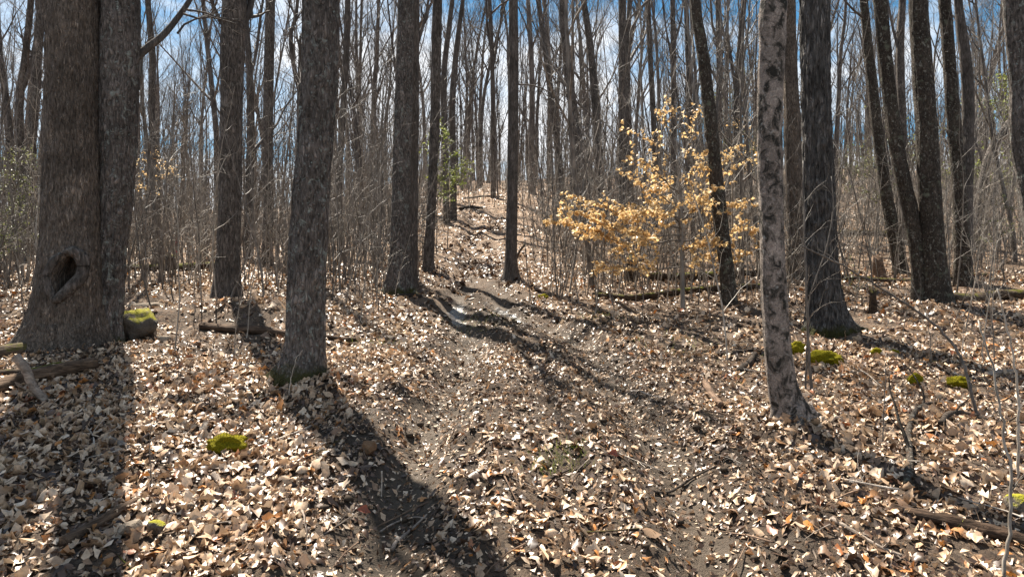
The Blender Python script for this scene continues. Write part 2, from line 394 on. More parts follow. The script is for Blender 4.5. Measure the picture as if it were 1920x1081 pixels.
def ground_mat():
    t = NT('forest_floor'); o = t.n('ShaderNodeTexCoord').outputs['Object']
    mud = t.n('ShaderNodeAttribute', attribute_name='mud').outputs['Fac']
    v = t.n('ShaderNodeTexVoronoi', {'Vector': t.n('ShaderNodeVectorMath', {0: o, 1: t.n('ShaderNodeTexNoise', {'Vector': o, 'Scale': 9.}).outputs['Color']}, operation='ADD').outputs[0], 'Scale': 9.}, feature='F1')
    cr_ = t.n('ShaderNodeSeparateColor', {0: v.outputs['Color']}).outputs[0]
    leaf = t.ramp(cr_, [(0., (.06,.038,.025)), (.3, (.20,.13,.085)), (.6, (.36,.25,.17)), (.85, (.46,.35,.25)), (1., (.36,.18,.07))])
    humus = t.mix(t.noise(o, 25, 5, .7), (.012,.009,.006), (.055,.037,.025))
    far = t.n('ShaderNodeMapRange', {0: t.n('ShaderNodeSeparateXYZ', {0: o}).outputs[1], 1: 8., 2: 24., 3: .25, 4: 1.}).outputs[0]
    litter = t.mix(t.math('MULTIPLY', far, t.ramp(t.noise(o, 3.2, 4, .6), [(.30, .45), (.52, 1.)])), humus, leaf)
    soil = t.mix(t.ramp(t.noise(o, 14, 8, .72), [(.33, 0.), (.68, 1.)]), (.014,.010,.007), (.075,.052,.034))
    soil = t.mix(t.ramp(t.noise(o, 95, 3, .7), [(.56, 0.), (.70, .6)]), soil, (.17,.125,.085))
    pack = t.mix(t.noise(o, 18, 5, .7), (.055,.040,.027), (.17,.127,.088))
    soil = t.mix(t.ramp(mud, [(.62, 0.), (.95, .85)]), soil, pack)
    col = t.mix(mud, litter, soil)
    hg = t.math('ADD', t.noise(o, 22, 7, .72), t.math('MULTIPLY', t.noise(o, 110, 3, .6), .35))
    rough = t.ramp(t.math('MULTIPLY', mud, t.noise(o, 5, 4)), [(.3, .92), (.6, .62)])
    return t.out(col, rough, t.bump(hg, 1., .05), .3)
M_GROUND = ground_mat()

def rock_mat(name, a, b, moss=None, lo=.5):
    t = NT(name); o = t.obj()
    n1 = t.noise(o, 6, 6, .65)
    col = t.mix(t.ramp(n1, [(.3, 0.), (.7, 1.)]), a, b)
    if moss:
        nz = t.n('ShaderNodeSeparateXYZ', {0: t.n('ShaderNodeNewGeometry').outputs['Normal']}).outputs[2]
        f = t.ramp(t.math('ADD', t.math('MULTIPLY', nz, .4), t.noise(o, 5, 4, .6)), [(lo, 0.), (lo+.12, 1.)])
        col = t.mix(f, col, t.mix(t.noise(o, 60, 3), tuple(c*.35 for c in moss), tuple(c*1.5 for c in moss)))
    return t.out(col, .9, t.bump(t.math('ADD', n1, t.noise(o, 70, 3)), .8, .02), .2)
M_ROCK = rock_mat('field_stone', (.13,.10,.075), (.33,.27,.205))
M_ROCKM = rock_mat('mossy_stone', (.06,.05,.04), (.17,.14,.11), (.24,.22,.014), .66)
M_ROCKB = rock_mat('brown_stone', (.12,.065,.035), (.24,.14,.075))
def moss_mat():
    t = NT('bright_moss'); o = t.obj()
    col = t.mix(t.ramp(t.noise(o, 90, 4, .7), [(.3, 0.), (.7, 1.)]), (.05,.048,.005), (.42,.36,.016))
    return t.out(col, .95, t.bump(t.noise(o, 120, 3, .7), 1., .02), .1, .2)
M_MOSS = moss_mat()
def wet_mat():
    t = NT('wet_mud'); o = t.obj()
    n = t.noise(o, 7, 6, .6)
    return t.out(t.mix(n, (.03,.025,.02), (.11,.095,.08)), t.ramp(n, [(.44, .12), (.62, .6)]), t.bump(t.noise(o, 22, 5), .6, .02), .7)
M_WET = wet_mat()
def plain(name, c, r=.6): return NT(name).out(c, r)
M_TAPE = plain('pink_tape', (.72, .09, .12), .5)
M_CHAR = plain('decay_black', (.012, .010, .008), .95)

# ------------------------------------------------------------------ ground sheet
def axis(parts):
    out = [parts[0][0]]
    for a, b, s in parts:
        n = max(1, int(round((b-a)/s))); out += list(np.linspace(a, b, n+1)[1:])
    return np.array(out)
gx = axis([(-420,-120,60),(-120,-40,8),(-40,-14,1.2),(-14,-6,.22),(-6,6,.055),(6,14,.22),(14,40,1.2),(40,120,8),(120,420,60)])
gy = axis([(-160,-20,20),(-20,0,2),(0,2.6,.25),(2.6,11,.055),(11,17,.11),(17,30,.3),(30,60,.9),(60,120,4),(120,400,40)])
GX, GY = np.meshgrid(gx, gy)
GZ = H(GX.ravel(), GY.ravel())
g = MB(); nx, ny = len(gx), len(gy)
i = np.arange(ny-1)[:, None]; j = np.arange(nx-1)[None]
g.add(np.stack([GX.ravel(), GY.ravel(), GZ], -1), None, np.stack([i*nx+j, i*nx+j+1, (i+1)*nx+j+1, (i+1)*nx+j], -1).reshape(-1, 4), mudmask(GX.ravel(), GY.ravel()))
ground = g.obj('ground', M_GROUND, attr='mud'); tag(ground, kind='structure')

# wet mud lying in the ruts further up the track
def puddle(track, s0, s1, w, seed):
    d = np.cumsum(np.r_[0, np.hypot(*np.diff(track, axis=0).T)])
    s = np.linspace(s0, s1, 40); c = np.stack([np.interp(s, d, track[:, 0]), np.interp(s, d, track[:, 1])], -1)
    tn = np.gradient(c, axis=0); tn /= np.linalg.norm(tn, axis=1)[:, None]; nr = np.stack([-tn[:, 1], tn[:, 0]], -1)
    prof = np.sqrt(np.clip(1-np.linspace(-1, 1, 40)**2, .0, 1))*w*(1+.35*vnoise(s*4+seed, s*0))
    u = np.linspace(-1, 1, 9)
    P = c[:, None]+nr[:, None]*(prof[:, None]*u)[..., None]
    x, y = P[..., 0].ravel(), P[..., 1].ravel()
    z = (H(x, y).reshape(40, 9)+.012-.035*(np.abs(u)**3)[None])
    b = MB(); i = np.arange(39)[:, None]; j = np.arange(8)[None]
    b.add(np.stack([x, y, z.ravel()], -1), None, np.stack([i*9+j, i*9+j+1, (i+1)*9+j+1, (i+1)*9+j], -1).reshape(-1, 4))
    o = b.obj('puddle', M_WET); tag(o, kind='structure'); return o
def arc(track, px, py):
    x, y = px_ground(px, py); k = np.argmin(np.hypot(track[:, 0]-x, track[:, 1]-y))
    return np.cumsum(np.r_[0, np.hypot(*np.diff(track, axis=0).T)])[k]
a0 = arc(RL, 866, 600); a1 = arc(RL, 862, 558); puddle(RL, a0, a1, .20, 1)
b0 = arc(RR, 985, 594); b1 = arc(RR, 934, 560); puddle(RR, b0, b1, .17, 2)

# ------------------------------------------------------------------ branches
def branch_path(p, d, L, n, bend, up, rg):
    """random walk from p along d; up pulls the tip towards +z"""
    pts = [np.array(p, float)]; d = np.array(d, float)/np.linalg.norm(d)
    for k in range(n):
        d = d+rg.normal(0, bend, 3)+np.array([0, 0, up]); d /= np.linalg.norm(d)
        pts.append(pts[-1]+d*L/n)
    return np.array(pts)
def ramify(mb, path, R, level, rg, spread=.75, dens=(5, 4, 3), lens=(.5, .5, .5), sides=(4, 3, 3), t0=.25, up=.08, rmin=.003, tips=None, segs=(5, 4, 3), flat=1., rk=.62):
    """side shoots along path; recursive"""
    if level >= len(dens): return
    L = np.linalg.norm(np.diff(path, axis=0), axis=1).sum()
    m = len(path)
    for q in range(dens[level]):
        t = t0+(1-t0)*(q+rg.random())/dens[level]
        f = min(t*(m-1), m-1.001); k = int(f); u = f-k
        p = path[k]*(1-u)+path[k+1]*u; tan = path[k+1]-path[k]; tan /= np.linalg.norm(tan)+1e-9
        r = R[k]*(1-u)+R[k+1]*u
        side = rg.normal(0, 1, 3); side[2] *= flat; side -= tan*(side@tan); side /= np.linalg.norm(side)+1e-9
        d = tan*(1-spread*.45)+side*spread*(.7+.6*rg.random())+np.array([0, 0, .25*flat])
        l = L*lens[level]*(1.15-.55*t)*(.6+.7*rg.random())
        n = segs[min(level, 2)]
        pp = branch_path(p, d, l, n, .16, up, rg)
        r0 = max(r*rk, rmin); rr = np.linspace(r0, max(r0*.25, rmin*.5), n+1)
        mb.tube(pp, rr, sides[min(level, len(sides)-1)], cap=False)
        if tips is not None and level >= len(dens)-2: tips.append(pp)
        ramify(mb, pp, rr, level+1, rg, spread, dens, lens, sides, .15, up, rmin, tips, segs, flat, rk)

# ------------------------------------------------------------------ trees standing in the photograph
TREE_XY = []                # trunks that leaves keep clear of: x, y, r
def trunk(mb, P, R, sides, flare=.5, fh=.28, lobes=(), namp=.04, ridge=.0, seed=0., zg=0., hollow=None):
    """horizontal rings; P local points with z from the ground, R radii"""
    th = np.linspace(0, 2*np.pi, sides, endpoint=False)+math.pi/2
    z = P[:, 2]-zg; h = np.maximum(z, -.02)
    R2 = R[:, None]*np.ones(sides)
    R2 = R2*(1+flare*np.exp(-h/fh))[:, None]
    for a, amp, w, lh in lobes:
        dth = (th-a+np.pi) % (2*np.pi)-np.pi
        R2 = R2+R.mean()*amp*np.exp(-h/lh)[:, None]*np.exp(-(dth/w)**2)[None]
    cx, cy = np.cos(th), np.sin(th)
    zz_ = z[:, None]+0*cx[None]
    R2 = R2+R[:, None]*namp*fbm(cx[None]*1.6+seed+0*zz_, cy[None]*1.6+0*zz_, zz_*1.1+seed)
    if ridge:
        n = vnoise(R[:, None]*cx[None]*26+seed, R[:, None]*cy[None]*26, zz_*3.6)
        R2 = R2+ridge*(1-2*np.abs(n))
        R2 = R2+ridge*.5*vnoise(R[:, None]*cx[None]*60+seed, R[:, None]*cy[None]*60, zz_*14)
    if hollow is not None: R2 = hollow(th[None]+0*zz_, zz_, R2)
    v = P[:, None]+np.stack([R2*cx, R2*cy, 0*R2], -1)
    n, m = len(P), sides
    i = np.arange(n-1)[:, None]; j = np.arange(m)[None]; k = (j+1) % m
    mb.add(v.reshape(-1, 3), None, np.stack([i*m+j, i*m+k, (i+1)*m+k, (i+1)*m+j], -1).reshape(-1, 4))

def px_path(pts, d, sway=.0, rg=None, top=15., step=.12, zg=0., base=None, taper=.5):
    """pts: (px, py, width px) from base up, standing at distance d"""
    rows = []
    for k, (px, py, w) in enumerate(pts):
        rows.append([(px-CX)/F_PX*d, d+(sway*(k/len(pts))), CAMZ+(CY-py)/F_PX*d, w*.93/F_PX*d/2])
    rows = np.array(rows)
    # go on above the frame with the same lean, easing upright
    last, prev = rows[-1], rows[-2]
    dz = max(last[2]-prev[2], .05); sl = (last[:2]-prev[:2])/dz
    z = last[2]; r = last[3]; p = last.copy()
    ext = []
    gz = rows[0][2]
    while z < gz+top:
        z += 1.5; sl = sl*.75
        p = np.array([p[0]+sl[0]*1.5+(rg.normal(0, .05) if rg else 0), p[1]+sl[1]*1.5, z, max(r*(1-taper*(z-last[2])/(gz+top-last[2]+1e-6)), .02)])
        ext.append(p)
    rows = np.vstack([rows, ext]) if ext else rows
    bot = rows[0].copy(); bot[2] -= .45
    rows = np.vstack([bot, rows])
    C = crom(rows, 24)
    # resample: fine inside the frame, coarse above
    zt = CAMZ+CY/F_PX*d
    s = np.cumsum(np.r_[0, np.linalg.norm(np.diff(C[:, :3], axis=0), axis=1)])
    smid = np.interp(zt, C[:, 2], s) if C[-1, 2] > zt else s[-1]
    ss = np.r_[np.arange(0, smid, step), np.arange(smid, s[-1], .6), s[-1]]
    return np.stack([np.interp(ss, s, C[:, q]) for q in range(4)], -1)

def crown_for(mb, P, R, z0, rg, n=9, L=3.5, dens=(4, 4, 2), rmin=.006):
    """limbs growing from the upper trunk"""
    idx = np.nonzero(P[:, 2] > z0)[0]
    if len(idx) < 3: return
    for q in range(n):
        k = idx[int((q+rg.random())/n*(len(idx)-1))]
        az = rg.random()*6.283; f = (P[k, 2]-z0)/(P[-1, 2]-z0+1e-6)
        d = np.array([math.cos(az), math.sin(az), .75+.6*f])
        l = L*(1-.4*f)*(.7+.6*rg.random())
        pp = branch_path(P[k], d, l, 7, .11, .06, rg)
        r0 = R[k]*.5; rr = np.linspace(r0, rmin*1.5, 8)
        mb.tube(pp, rr, 5, cap=False)
        ramify(mb, pp, rr, 0, rg, dens=dens, lens=(.5, .5, .5), rmin=rmin)

def add_roots(root, mat, x, y, z, r_b, roots, rg):
    for a, L in roots:
        k = np.linspace(0, 1, 9); q = np.zeros((9, 3)); bend = rg.normal(0, .35)
        rad = r_b*.72+k*L; an = a+bend*k*k
        q[:, 0] = rad*np.cos(an); q[:, 1] = rad*np.sin(an)
        gz = H(q[:, 0]+x, q[:, 1]+y)-z
        q[:, 2] = gz+np.interp(k, [0, .2, .5, 1], [r_b*.62, r_b*.30, .025, -.05])
        rr = np.interp(k, [0, .3, 1], [r_b*.40, r_b*.24, r_b*.10]); th = np.arange(9)
        b = MB(); b.tube(q, rr[:, None]*(1+.15*rg.normal(0, 1, (9, 10))), 10); b.obj('root', mat, root)
HERO = []
def hero(name, label, pts, mat, cat='tree', sides=40, step=.06, flare=.5, fh=.25, lobes=(), namp=.05, ridge=.006, top=13.5, d=None, seed=0, ncrown=9, sway=0., limbs=(), extra_crown_z=None, tall=0.8, group=None, roots=()):
    rg = np.random.default_rng(100+len(HERO)+seed)
    bx_, by_ = pts[0][0], pts[0][1]
    x, y = px_ground(bx_, by_) if d is None else ((bx_-CX)/F_PX*d, d)
    z = Hs(x, y)
    pts = [(bx_, CY-(z-CAMZ)*F_PX/y, pts[0][2])]+list(pts[1:])
    C = px_path(pts, y, sway=sway, rg=rg, top=top, step=step, taper=tall)
    P = C[:, :3]-np.array([x, y, z]); R = C[:, 3]
    root = empty(name, (x, y, z)); tag(root, label, cat, group)
    mb = MB(); trunk(mb, P, R, sides, flare, fh, lobes, namp, ridge, seed=seed+len(HERO)*3.3)
    mb.obj('trunk', BARK[mat], root)
    r_b = pts[0][2]/F_PX*y/2
    add_roots(root, BARK[mat], x, y, z, r_b, roots, rg)
    zf = CAMZ+CY/F_PX*y-z
    cb = MB()
    crown_for(cb, P, R, max(zf*1.02, top*.45) if extra_crown_z is None else extra_crown_z, rg, ncrown, dens=(4, 4) if step < .3 else (4, 4, 2))
    for (pl, w0, w1) in limbs:      # limbs seen in the photo: [(px, py, depth offset)], start and end width px
        q = np.array([[(a-CX)/F_PX*(y+o), y+o, CAMZ+(CY-b)/F_PX*(y+o)] for a, b, o in pl])-np.array([x, y, z])
        q = crom(q, 6); rr = np.linspace(w0, w1, len(q))/F_PX*y/2
        cb.tube(q, rr, 8, cap=False)
        ramify(cb, q, rr, 0, rg, dens=(5, 4, 2), lens=(.35, .5, .5), rmin=.005, spread=.7)
    if cb.n: cb.obj('crown', BARK['far'], root)
    HERO.append((name, x, y, R[min(6, len(R)-1)]))
    TREE_XY.append((x, y, pts[0][2]/F_PX*y/2*1.15))
    return root, x, y, z

# --- twin-stemmed tree with a hollow
def twin_tree():
    rg = np.random.default_rng(55)
    x, y = px_ground(130, 652); z = Hs(x, y)
    root = empty('twin_stemmed_tree', (x, y, z))
    tag(root, 'massive brown twin-stemmed tree with a dark hollow low on its left stem', 'tree')
    o = np.array([x, y, z])
    C = px_path([(128,652,128),(133,560,124),(137,450,112),(138,300,104),(139,150,99),(140,0,97)], y, rg=rg, top=17, step=.028)
    P = C[:, :3]-o; R = C[:, 3]
    s_ = y/F_PX
    yf = y-.44; hx, hz = (114-CX)/F_PX*yf-x, (CY-517)/F_PX*yf+CAMZ-z          # hole centre in local x, z
    def hollow(th, zz_, R2):
        # front of the trunk is theta = -pi/2 (towards the camera)
        a = (th+math.pi/2+np.pi) % (2*np.pi)-np.pi
        u = R2*np.sin(a)-hx; w = zz_-hz
        u = u-.22*(w)                                   # the slot leans to the right going up
        w = w/1.3; u = u/1.3
        wid = np.where(w > 0, .105-.05*np.clip(w/.22, 0, 1)**2, .105*np.clip(1+w/.27, 0.02, 1))
        e = np.sqrt((u/np.maximum(wid, .012))**2+(w/np.where(w > 0, .20, .27))**4)
        front = np.abs(a) < 1.2
        hole = sstep(1.08, .72, e)*front
        swell = np.exp(-(np.hypot(u/.24, w/.36))**4)*front
        return R2-.30*hole+.05*swell*(1-hole)
    mb = MB()
    trunk(mb, P, R, 120, .28, .38, [(math.pi*1.02, .45, .5, .35), (-.9, .22, .4, .3), (-1.9, .25, .35, .25), (-2.6, .3, .3, .25), (.2, .25, .5, .4)], .045, .015, 1.7, hollow=hollow)
    tr = mb.obj('trunk', BARK['twin'], root)
    add_roots(root, BARK['twin'], x, y, z, .46, [(math.pi*1.08, .38), (-2.25, .30), (-1.45, .26), (-.75, .30)], rg)
    # callus rim round the hollow
    t = np.linspace(-.12*np.pi, 1.85*np.pi, 90)
    ww = .285*np.cos(t)+.01; uu = .165*np.sin(t)
    uu = np.where(ww < 0, uu*np.clip(1+ww/.44, .1, 1)**.7, uu)
    pu = hx+uu+.22*ww; pw = hz+ww
    base_r = np.interp(pw, P[:, 2], R)*1.08+.035
    cxp = np.interp(pw, P[:, 2], P[:, 0]); cyp = np.interp(pw, P[:, 2], P[:, 1])
    du = np.clip((pu-cxp)/base_r, -.95, .95)
    Q = np.stack([pu, cyp-base_r*np.sqrt(1-du**2)-.005, pw], -1)
    rad = (.058+.016*np.sin(t+.5)+.006*vnoise(t*3, t*0))*np.interp(t, [t[0], t[0]+.5, t[-1]-.5, t[-1]], [.35, 1, 1, .35])
    rb = MB(); rb.tube(Q, rad, 14); rim = rb.obj('hollow_rim', BARK['dark'], root)
    rim['label'] = 'smooth rolled callus rim around the dark hollow'
    # second stem
    C = px_path([(190,648,66),(202,560,54),(208,470,52),(219,350,60),(222,200,68),(224,80,70),(225,0,70)], y+.14, rg=rg, top=17, step=.03)
    P2 = C[:, :3]-o; R2_ = C[:, 3]
    mb = MB(); trunk(mb, P2, R2_, 96, .22, .3, [(0., .2, .4, .3)], .05, .015, 6.1)
    st = mb.obj('trunk', BARK['lichen'], root); st['label'] = 'darker slimmer right stem fused to the base'
    cb = MB()
    crown_for(cb, P, R, 9.5, rg, 9, 4.2); crown_for(cb, P2, R2_, 9.5, rg, 8, 3.8)
    q = np.array([[(a-CX)*(y+.2)/F_PX, y+.2+b2, CAMZ+(CY-b)*(y+.2)/F_PX] for a, b, b2 in ((250,112,0),(272,82,.1),(292,55,.2),(310,20,.3),(330,-25,.4),(342,-80,.5))])-o
    q = crom(q, 6); cb.tube(q, np.linspace(13, 7, len(q))/F_PX*y/2*1.2, 10, cap=False)
    for (bx0, by0, ex, ey) in ((320,4,470,50),(300,40,400,-30),(322,0,440,25)):
        a = np.array([(bx0-CX)*y/F_PX, y+.4, CAMZ+(CY-by0)*y/F_PX])-o; b = np.array([(ex-CX)*y/F_PX, y+.9, CAMZ+(CY-ey)*y/F_PX])-o
        pp = np.array([a*(1-k)+b*k+np.array([0, 0, .12*math.sin(3*k)])+rg.normal(0, .02, 3) for k in np.linspace(0, 1, 8)])
        rr = np.linspace(.016, .004, 8); cb.tube(pp, rr, 5, cap=False)
        ramify(cb, pp, rr, 0, rg, dens=(6, 3), lens=(.35, .5), rmin=.0025)
    cb.obj('crown', BARK['grey'], root)
    HERO.append(('twin', x, y, .35)); TREE_XY.append((x, y, .55)); TREE_XY.append((x+.42, y+.1, .28))
twin_tree()

hero('forest_tree', 'straight dark trunk behind the fallen log, between the twin tree and lichen trunk',
     [(426,556,50),(429,450,44),(433,300,42),(434,200,43),(436,100,45),(440,0,47)], 'dark', flare=.25, ridge=.008,
     limbs=[([(450,60,.0),(470,10,.1),(480,-50,.3)], 16, 9), ([(415,45,0),(398,5,-.1),(390,-30,-.2)], 8, 5)])
hero('forest_tree', 'near lichen-spotted grey trunk with a flared mossy base left of the track',
     [(565,722,76),(571,640,74),(574,540,72),(580,420,70),(586,330,68),(597,180,66),(601,80,66),(601,0,66)], 'lichen', sides=96, step=.028,
     flare=.30, fh=.16, lobes=[(math.pi*.98, .85, .38, .12), (-.25, .25, .4, .15), (-1.3, .35, .4, .14), (-2.2, .25, .4, .14), (1.2, .3, .5, .2)], ridge=.014, namp=.05, roots=[(math.pi*1.02, .26), (-1.2, .22), (-2.3, .20), (-.25, .25)])
hero('forest_tree', 'stout flared trunk left of the track, with a slimmer trunk hard behind it',
     [(748,546,46),(750,480,40),(751,400,37),(756,200,35),(760,60,34),(762,0,34)], 'lichen', top=10.2, flare=.35, fh=.35, ridge=.008,
     lobes=[(math.pi, .5, .4, .25), (-.2, .6, .35, .25), (-1.4, .4, .4, .25)], roots=[(math.pi*1.05, .35), (-.3, .4), (-1.4, .3)])
hero('forest_tree', 'slimmer reddish-grey trunk standing hard behind the stout flared trunk',
     [(770,535,26),(772,400,24),(775,200,22),(777,0,21)], 'grey', top=9.8, flare=.3, limbs=[([(785,75,0),(798,30,.1),(806,-20,.2)], 7, 4)])
hero('forest_tree', 'thin straight trunk left of the track, casting a long shadow across it',
     [(803,508,21),(808,400,18),(813,300,18),(817,150,19),(820,0,19)], 'dark', top=11, flare=.3)
hero('forest_tree', 'lone slim trunk with mossy foot at the right edge of the track',
     [(957,526,26),(959,450,22),(961,300,21),(963,150,19),(963,0,18)], 'grey', flare=.3, fh=.2, lobes=[(0., .5, .4, .2)],
     limbs=[([(970,158,0),(1000,160,-.1),(1030,172,-.2),(1058,192,-.3)], 3, 1.5)])
hero('forest_tree', 'dark curved trunk leaning left, just right of the golden beech',
     [(1367,577,31),(1362,500,28),(1352,420,28),(1342,330,27),(1332,220,26),(1319,110,23),(1303,0,20)], 'mottle', flare=.15, ridge=.005, namp=.08)
hero('forest_tree', 'near pale pinkish trunk with black blotches, curving at its base',
     [(1484,792,68),(1470,735,58),(1459,660,52),(1452,560,49),(1447,430,47),(1444,300,47),(1444,180,48),(1448,80,49),(1451,0,51)], 'pale', sides=96, step=.026,
     flare=.14, fh=.12, lobes=[(-.1, .95, .38, .12), (-1.2, .25, .4, .12), (math.pi, .2, .4, .1)], ridge=.003, namp=.07, roots=[(-.2, .20), (-1.5, .12)])
hero('forest_tree', 'brown trunk half hidden between the pale blotched trunk and the furrowed oak',
     [(1492,523,33),(1491,400,32),(1486,250,31),(1482,150,28),(1478,0,26)], 'twin', flare=.2, ridge=.008)
hero('forest_tree', 'black deeply furrowed oak with a mossy root sweeping right',
     [(1552,622,68),(1545,540,60),(1539,440,57),(1533,300,54),(1529,150,53),(1527,0,53)], 'oak', sides=88, step=.032,
     flare=.28, fh=.3, lobes=[(-.12, 1.35, .26, .17), (-1.5, .3, .4, .2), (-2.6, .3, .4, .2), (math.pi, .35, .4, .25)], ridge=.021, roots=[(-.2, .55), (-1.6, .25), (-2.6, .3)])
hero('forest_tree', 'slim mottled trunk leaning left, first to the right of the furrowed oak',
     [(1690,506,27),(1676,440,24),(1660,350,22),(1642,220,20),(1627,80,17),(1620,0,15)], 'mottle', flare=.2, limbs=[([(1622,35,0),(1600,18,-.1),(1575,-10,-.2)], 5, 3)])
hero('forest_tree', 'bent mottled trunk leaning left against the thick speckled trunk',
     [(1724,572,30),(1722,500,28),(1708,400,28),(1690,320,27),(1672,210,26),(1660,110,25),(1650,0,25)], 'mottle', flare=.15, ridge=.006)
hero('forest_tree', 'thickest of the speckled dark trunks in the right-hand cluster',
     [(1757,574,47),(1751,480,42),(1744,370,40),(1736,220,38),(1728,100,36),(1722,0,34)], 'mottle', sides=60, flare=.25, ridge=.008, lobes=[(math.pi, .4, .4, .25), (-.2, .4, .4, .25)])
hero('forest_tree', 'straight speckled trunk just right of the thickest speckled trunk',
     [(1806,532,31),(1803,440,28),(1797,330,27),(1786,200,25),(1776,60,22),(1771,0,21)], 'mottle', flare=.2)
hero('forest_tree', 'grey smooth trunk touching the rightmost speckled trunk from behind',
     [(1812,520,22),(1814,380,20),(1815,230,21),(1812,130,21),(1801,40,17),(1797,0,15)], 'grey', flare=.2)
hero('forest_tree', 'gnarled dark trunk cut off by the right edge of the view',
     [(1965,640,52),(1950,480,46),(1926,330,38),(1912,240,36),(1914,160,36),(1908,80,38),(1902,0,38)], 'lichen', flare=.2, namp=.12, d=9.5)

BG = []     # thinner trees one can tell apart further back: base px, distance, path, look
def bgtree(label, pts, d, mat='dark', limbs=(), top=17, n=10):
    hero('forest_tree', label, pts, mat, sides=12, step=.5, flare=.2, namp=.06, ridge=0, d=d, top=top, ncrown=n, limbs=limbs, extra_crown_z=top*.5)
bgtree('slim trunk standing between the dark straight trunk and the lichen trunk', [(500,520,22),(503,400,20),(502,250,20),(505,100,20),(507,0,19)], 19)
bgtree('forked tree seen just left of the lichen trunk, its arms making a narrow Y', [(556,520,13),(560,350,13),(563,170,13)], 20, 'grey', limbs=[([(563,175,0),(552,130,0),(545,70,0),(556,20,0),(562,-60,0)], 9, 6), ([(563,175,0),(572,130,0),(574,50,0),(570,-40,0)], 9, 5)], top=4.9, n=1)
bgtree('thin wavering tree just right of the lichen trunk', [(640,515,14),(634,400,13),(640,260,12),(648,120,12),(652,0,11)], 20, 'grey')
bgtree('forked grey tree right of the straight dark trunk', [(466,515,16),(468,350,16),(470,230,15),(468,130,13)], 21, 'grey', limbs=[([(469,140,0),(462,80,0),(458,0,0),(455,-60,0)], 7, 4), ([(469,140,0),(480,100,0),(490,20,0),(500,-40,0)], 7, 4)], top=6, n=1)
bgtree('slender tree bowed to the right, just right of the twin-stemmed tree', [(296,500,17),(293,400,17),(290,280,16),(284,200,14),(286,110,13),(277,0,11)], 20)
bgtree('leftmost thin tree bending right at the left edge', [(25,480,15),(20,300,14),(16,230,14),(6,150,12),(-4,60,11),(-6,0,10)], 21)
bgtree('pair-forming dark tree behind the left side of the twin tree', [(45,480,16),(40,300,15),(36,200,15),(48,100,13),(58,0,12)], 22, limbs=[([(38,180,0),(58,120,0),(72,40,0),(76,-30,0)], 9, 6)])
bgtree('dark tree leaning right, nearest the left flank of the twin tree', [(50,480,20),(56,300,19),(66,180,18),(72,80,17),(80,0,16)], 21)
bgtree('slim leaning tree, first to the right of the lone trackside trunk', [(1062,420,13),(1045,270,13),(1033,180,12),(1020,80,11),(1009,0,10)], 25)
bgtree('leaning tree, second to the right of the lone trackside trunk', [(1098,430,18),(1086,300,18),(1076,220,18),(1064,120,17),(1055,0,15)], 23, limbs=[([(1082,262,0),(1110,225,-.2),(1086,195,-.3),(1050,175,-.4)], 3, 2)])
bgtree('leaning tree, third to the right of the lone trackside trunk', [(1133,430,16),(1124,300,16),(1115,180,15),(1106,80,14),(1094,0,12)], 23)
bgtree('straight black trunk rising behind the golden beech branches', [(1169,435,18),(1168,330,17),(1167,200,16),(1167,0,15)], 23, limbs=[([(1175,40,0),(1195,20,0),(1215,0,0)], 4, 3)])
bgtree('thin tree behind the golden beech, right of the straight black trunk', [(1228,430,12),(1228,300,12),(1224,200,11),(1218,80,11),(1215,0,10)], 26)
bgtree('thin tree rising straight above the golden beech top', [(1262,430,12),(1262,300,12),(1263,150,11),(1261,0,10)], 26, limbs=[([(1262,90,0),(1276,40,0),(1284,-20,0)], 5, 3)])
bgtree('thin dark tree seen between the two leaning speckled trunks on the right', [(1692,460,16),(1692,250,15),(1688,100,15),(1692,0,13)], 22, limbs=[([(1690,110,0),(1676,60,0),(1664,0,0)], 6, 4)])
bgtree('faint straight tree in the gap above the trail crest', [(925,410,10),(925,250,10),(923,120,9),(918,0,8)], 34, 'grey', limbs=[([(924,130,0),(934,70,0),(944,0,0)], 5, 3), ([(923,110,0),(914,50,0),(910,-20,0)], 5, 3)])
bgtree('slender dark tree right of the thin trunk with the long shadow', [(838,440,13),(835,300,12),(832,150,12),(842,50,10),(848,0,9)], 27, 'grey')
bgtree('second slender tree right of the thin long-shadow trunk', [(850,440,13),(850,300,13),(848,200,13),(855,100,11),(868,0,9)], 28, 'grey')
bgtree('dark tree behind the gap between the curved trunk and pale trunk', [(1385,460,13),(1383,300,14),(1381,180,13),(1388,80,12),(1396,0,10)], 26, limbs=[([(1382,190,0),(1372,120,0),(1362,40,0)], 7, 4)])
bgtree('thin tree left of the curved trunk, above the right beech branches', [(1296,440,13),(1294,300,12),(1292,150,12),(1286,0,10)], 27)

# ------------------------------------------------------------------ where in the view a thing stands, for its label
MARKS = [(130, 'twin tree'), (430, 'straight dark trunk'), (575, 'lichen trunk'), (755, 'stout flared trunk'), (960, 'lone trackside trunk'),
         (1355, 'curved trunk'), (1450, 'pale blotched trunk'), (1540, 'furrowed oak'), (1742, 'thickest speckled trunk')]
def gap(px):
    if px < MARKS[0][0]: return 'left of the twin tree'
    for (a, na), (b, nb) in zip(MARKS, MARKS[1:]):
        if px < b: return 'between the %s and %s' % (na, nb)
    return 'right of the thickest speckled trunk'
ORD = 'first second third fourth fifth sixth seventh eighth ninth tenth eleventh twelfth thirteenth fourteenth fifteenth sixteenth seventeenth eighteenth nineteenth twentieth'.split()
def ordinal(i):
    if i < 20: return ORD[i]
    return {2: 'twenty', 3: 'thirty', 4: 'forty', 5: 'fifty'}[(i+1)//10]+('-'+ORD[(i+1) % 10-1] if (i+1) % 10 else 'th')
def scr(x, y): return CX+F_PX*x/y
RLd, RRd = crom(RL[::3], 12), crom(RR[::3], 12)
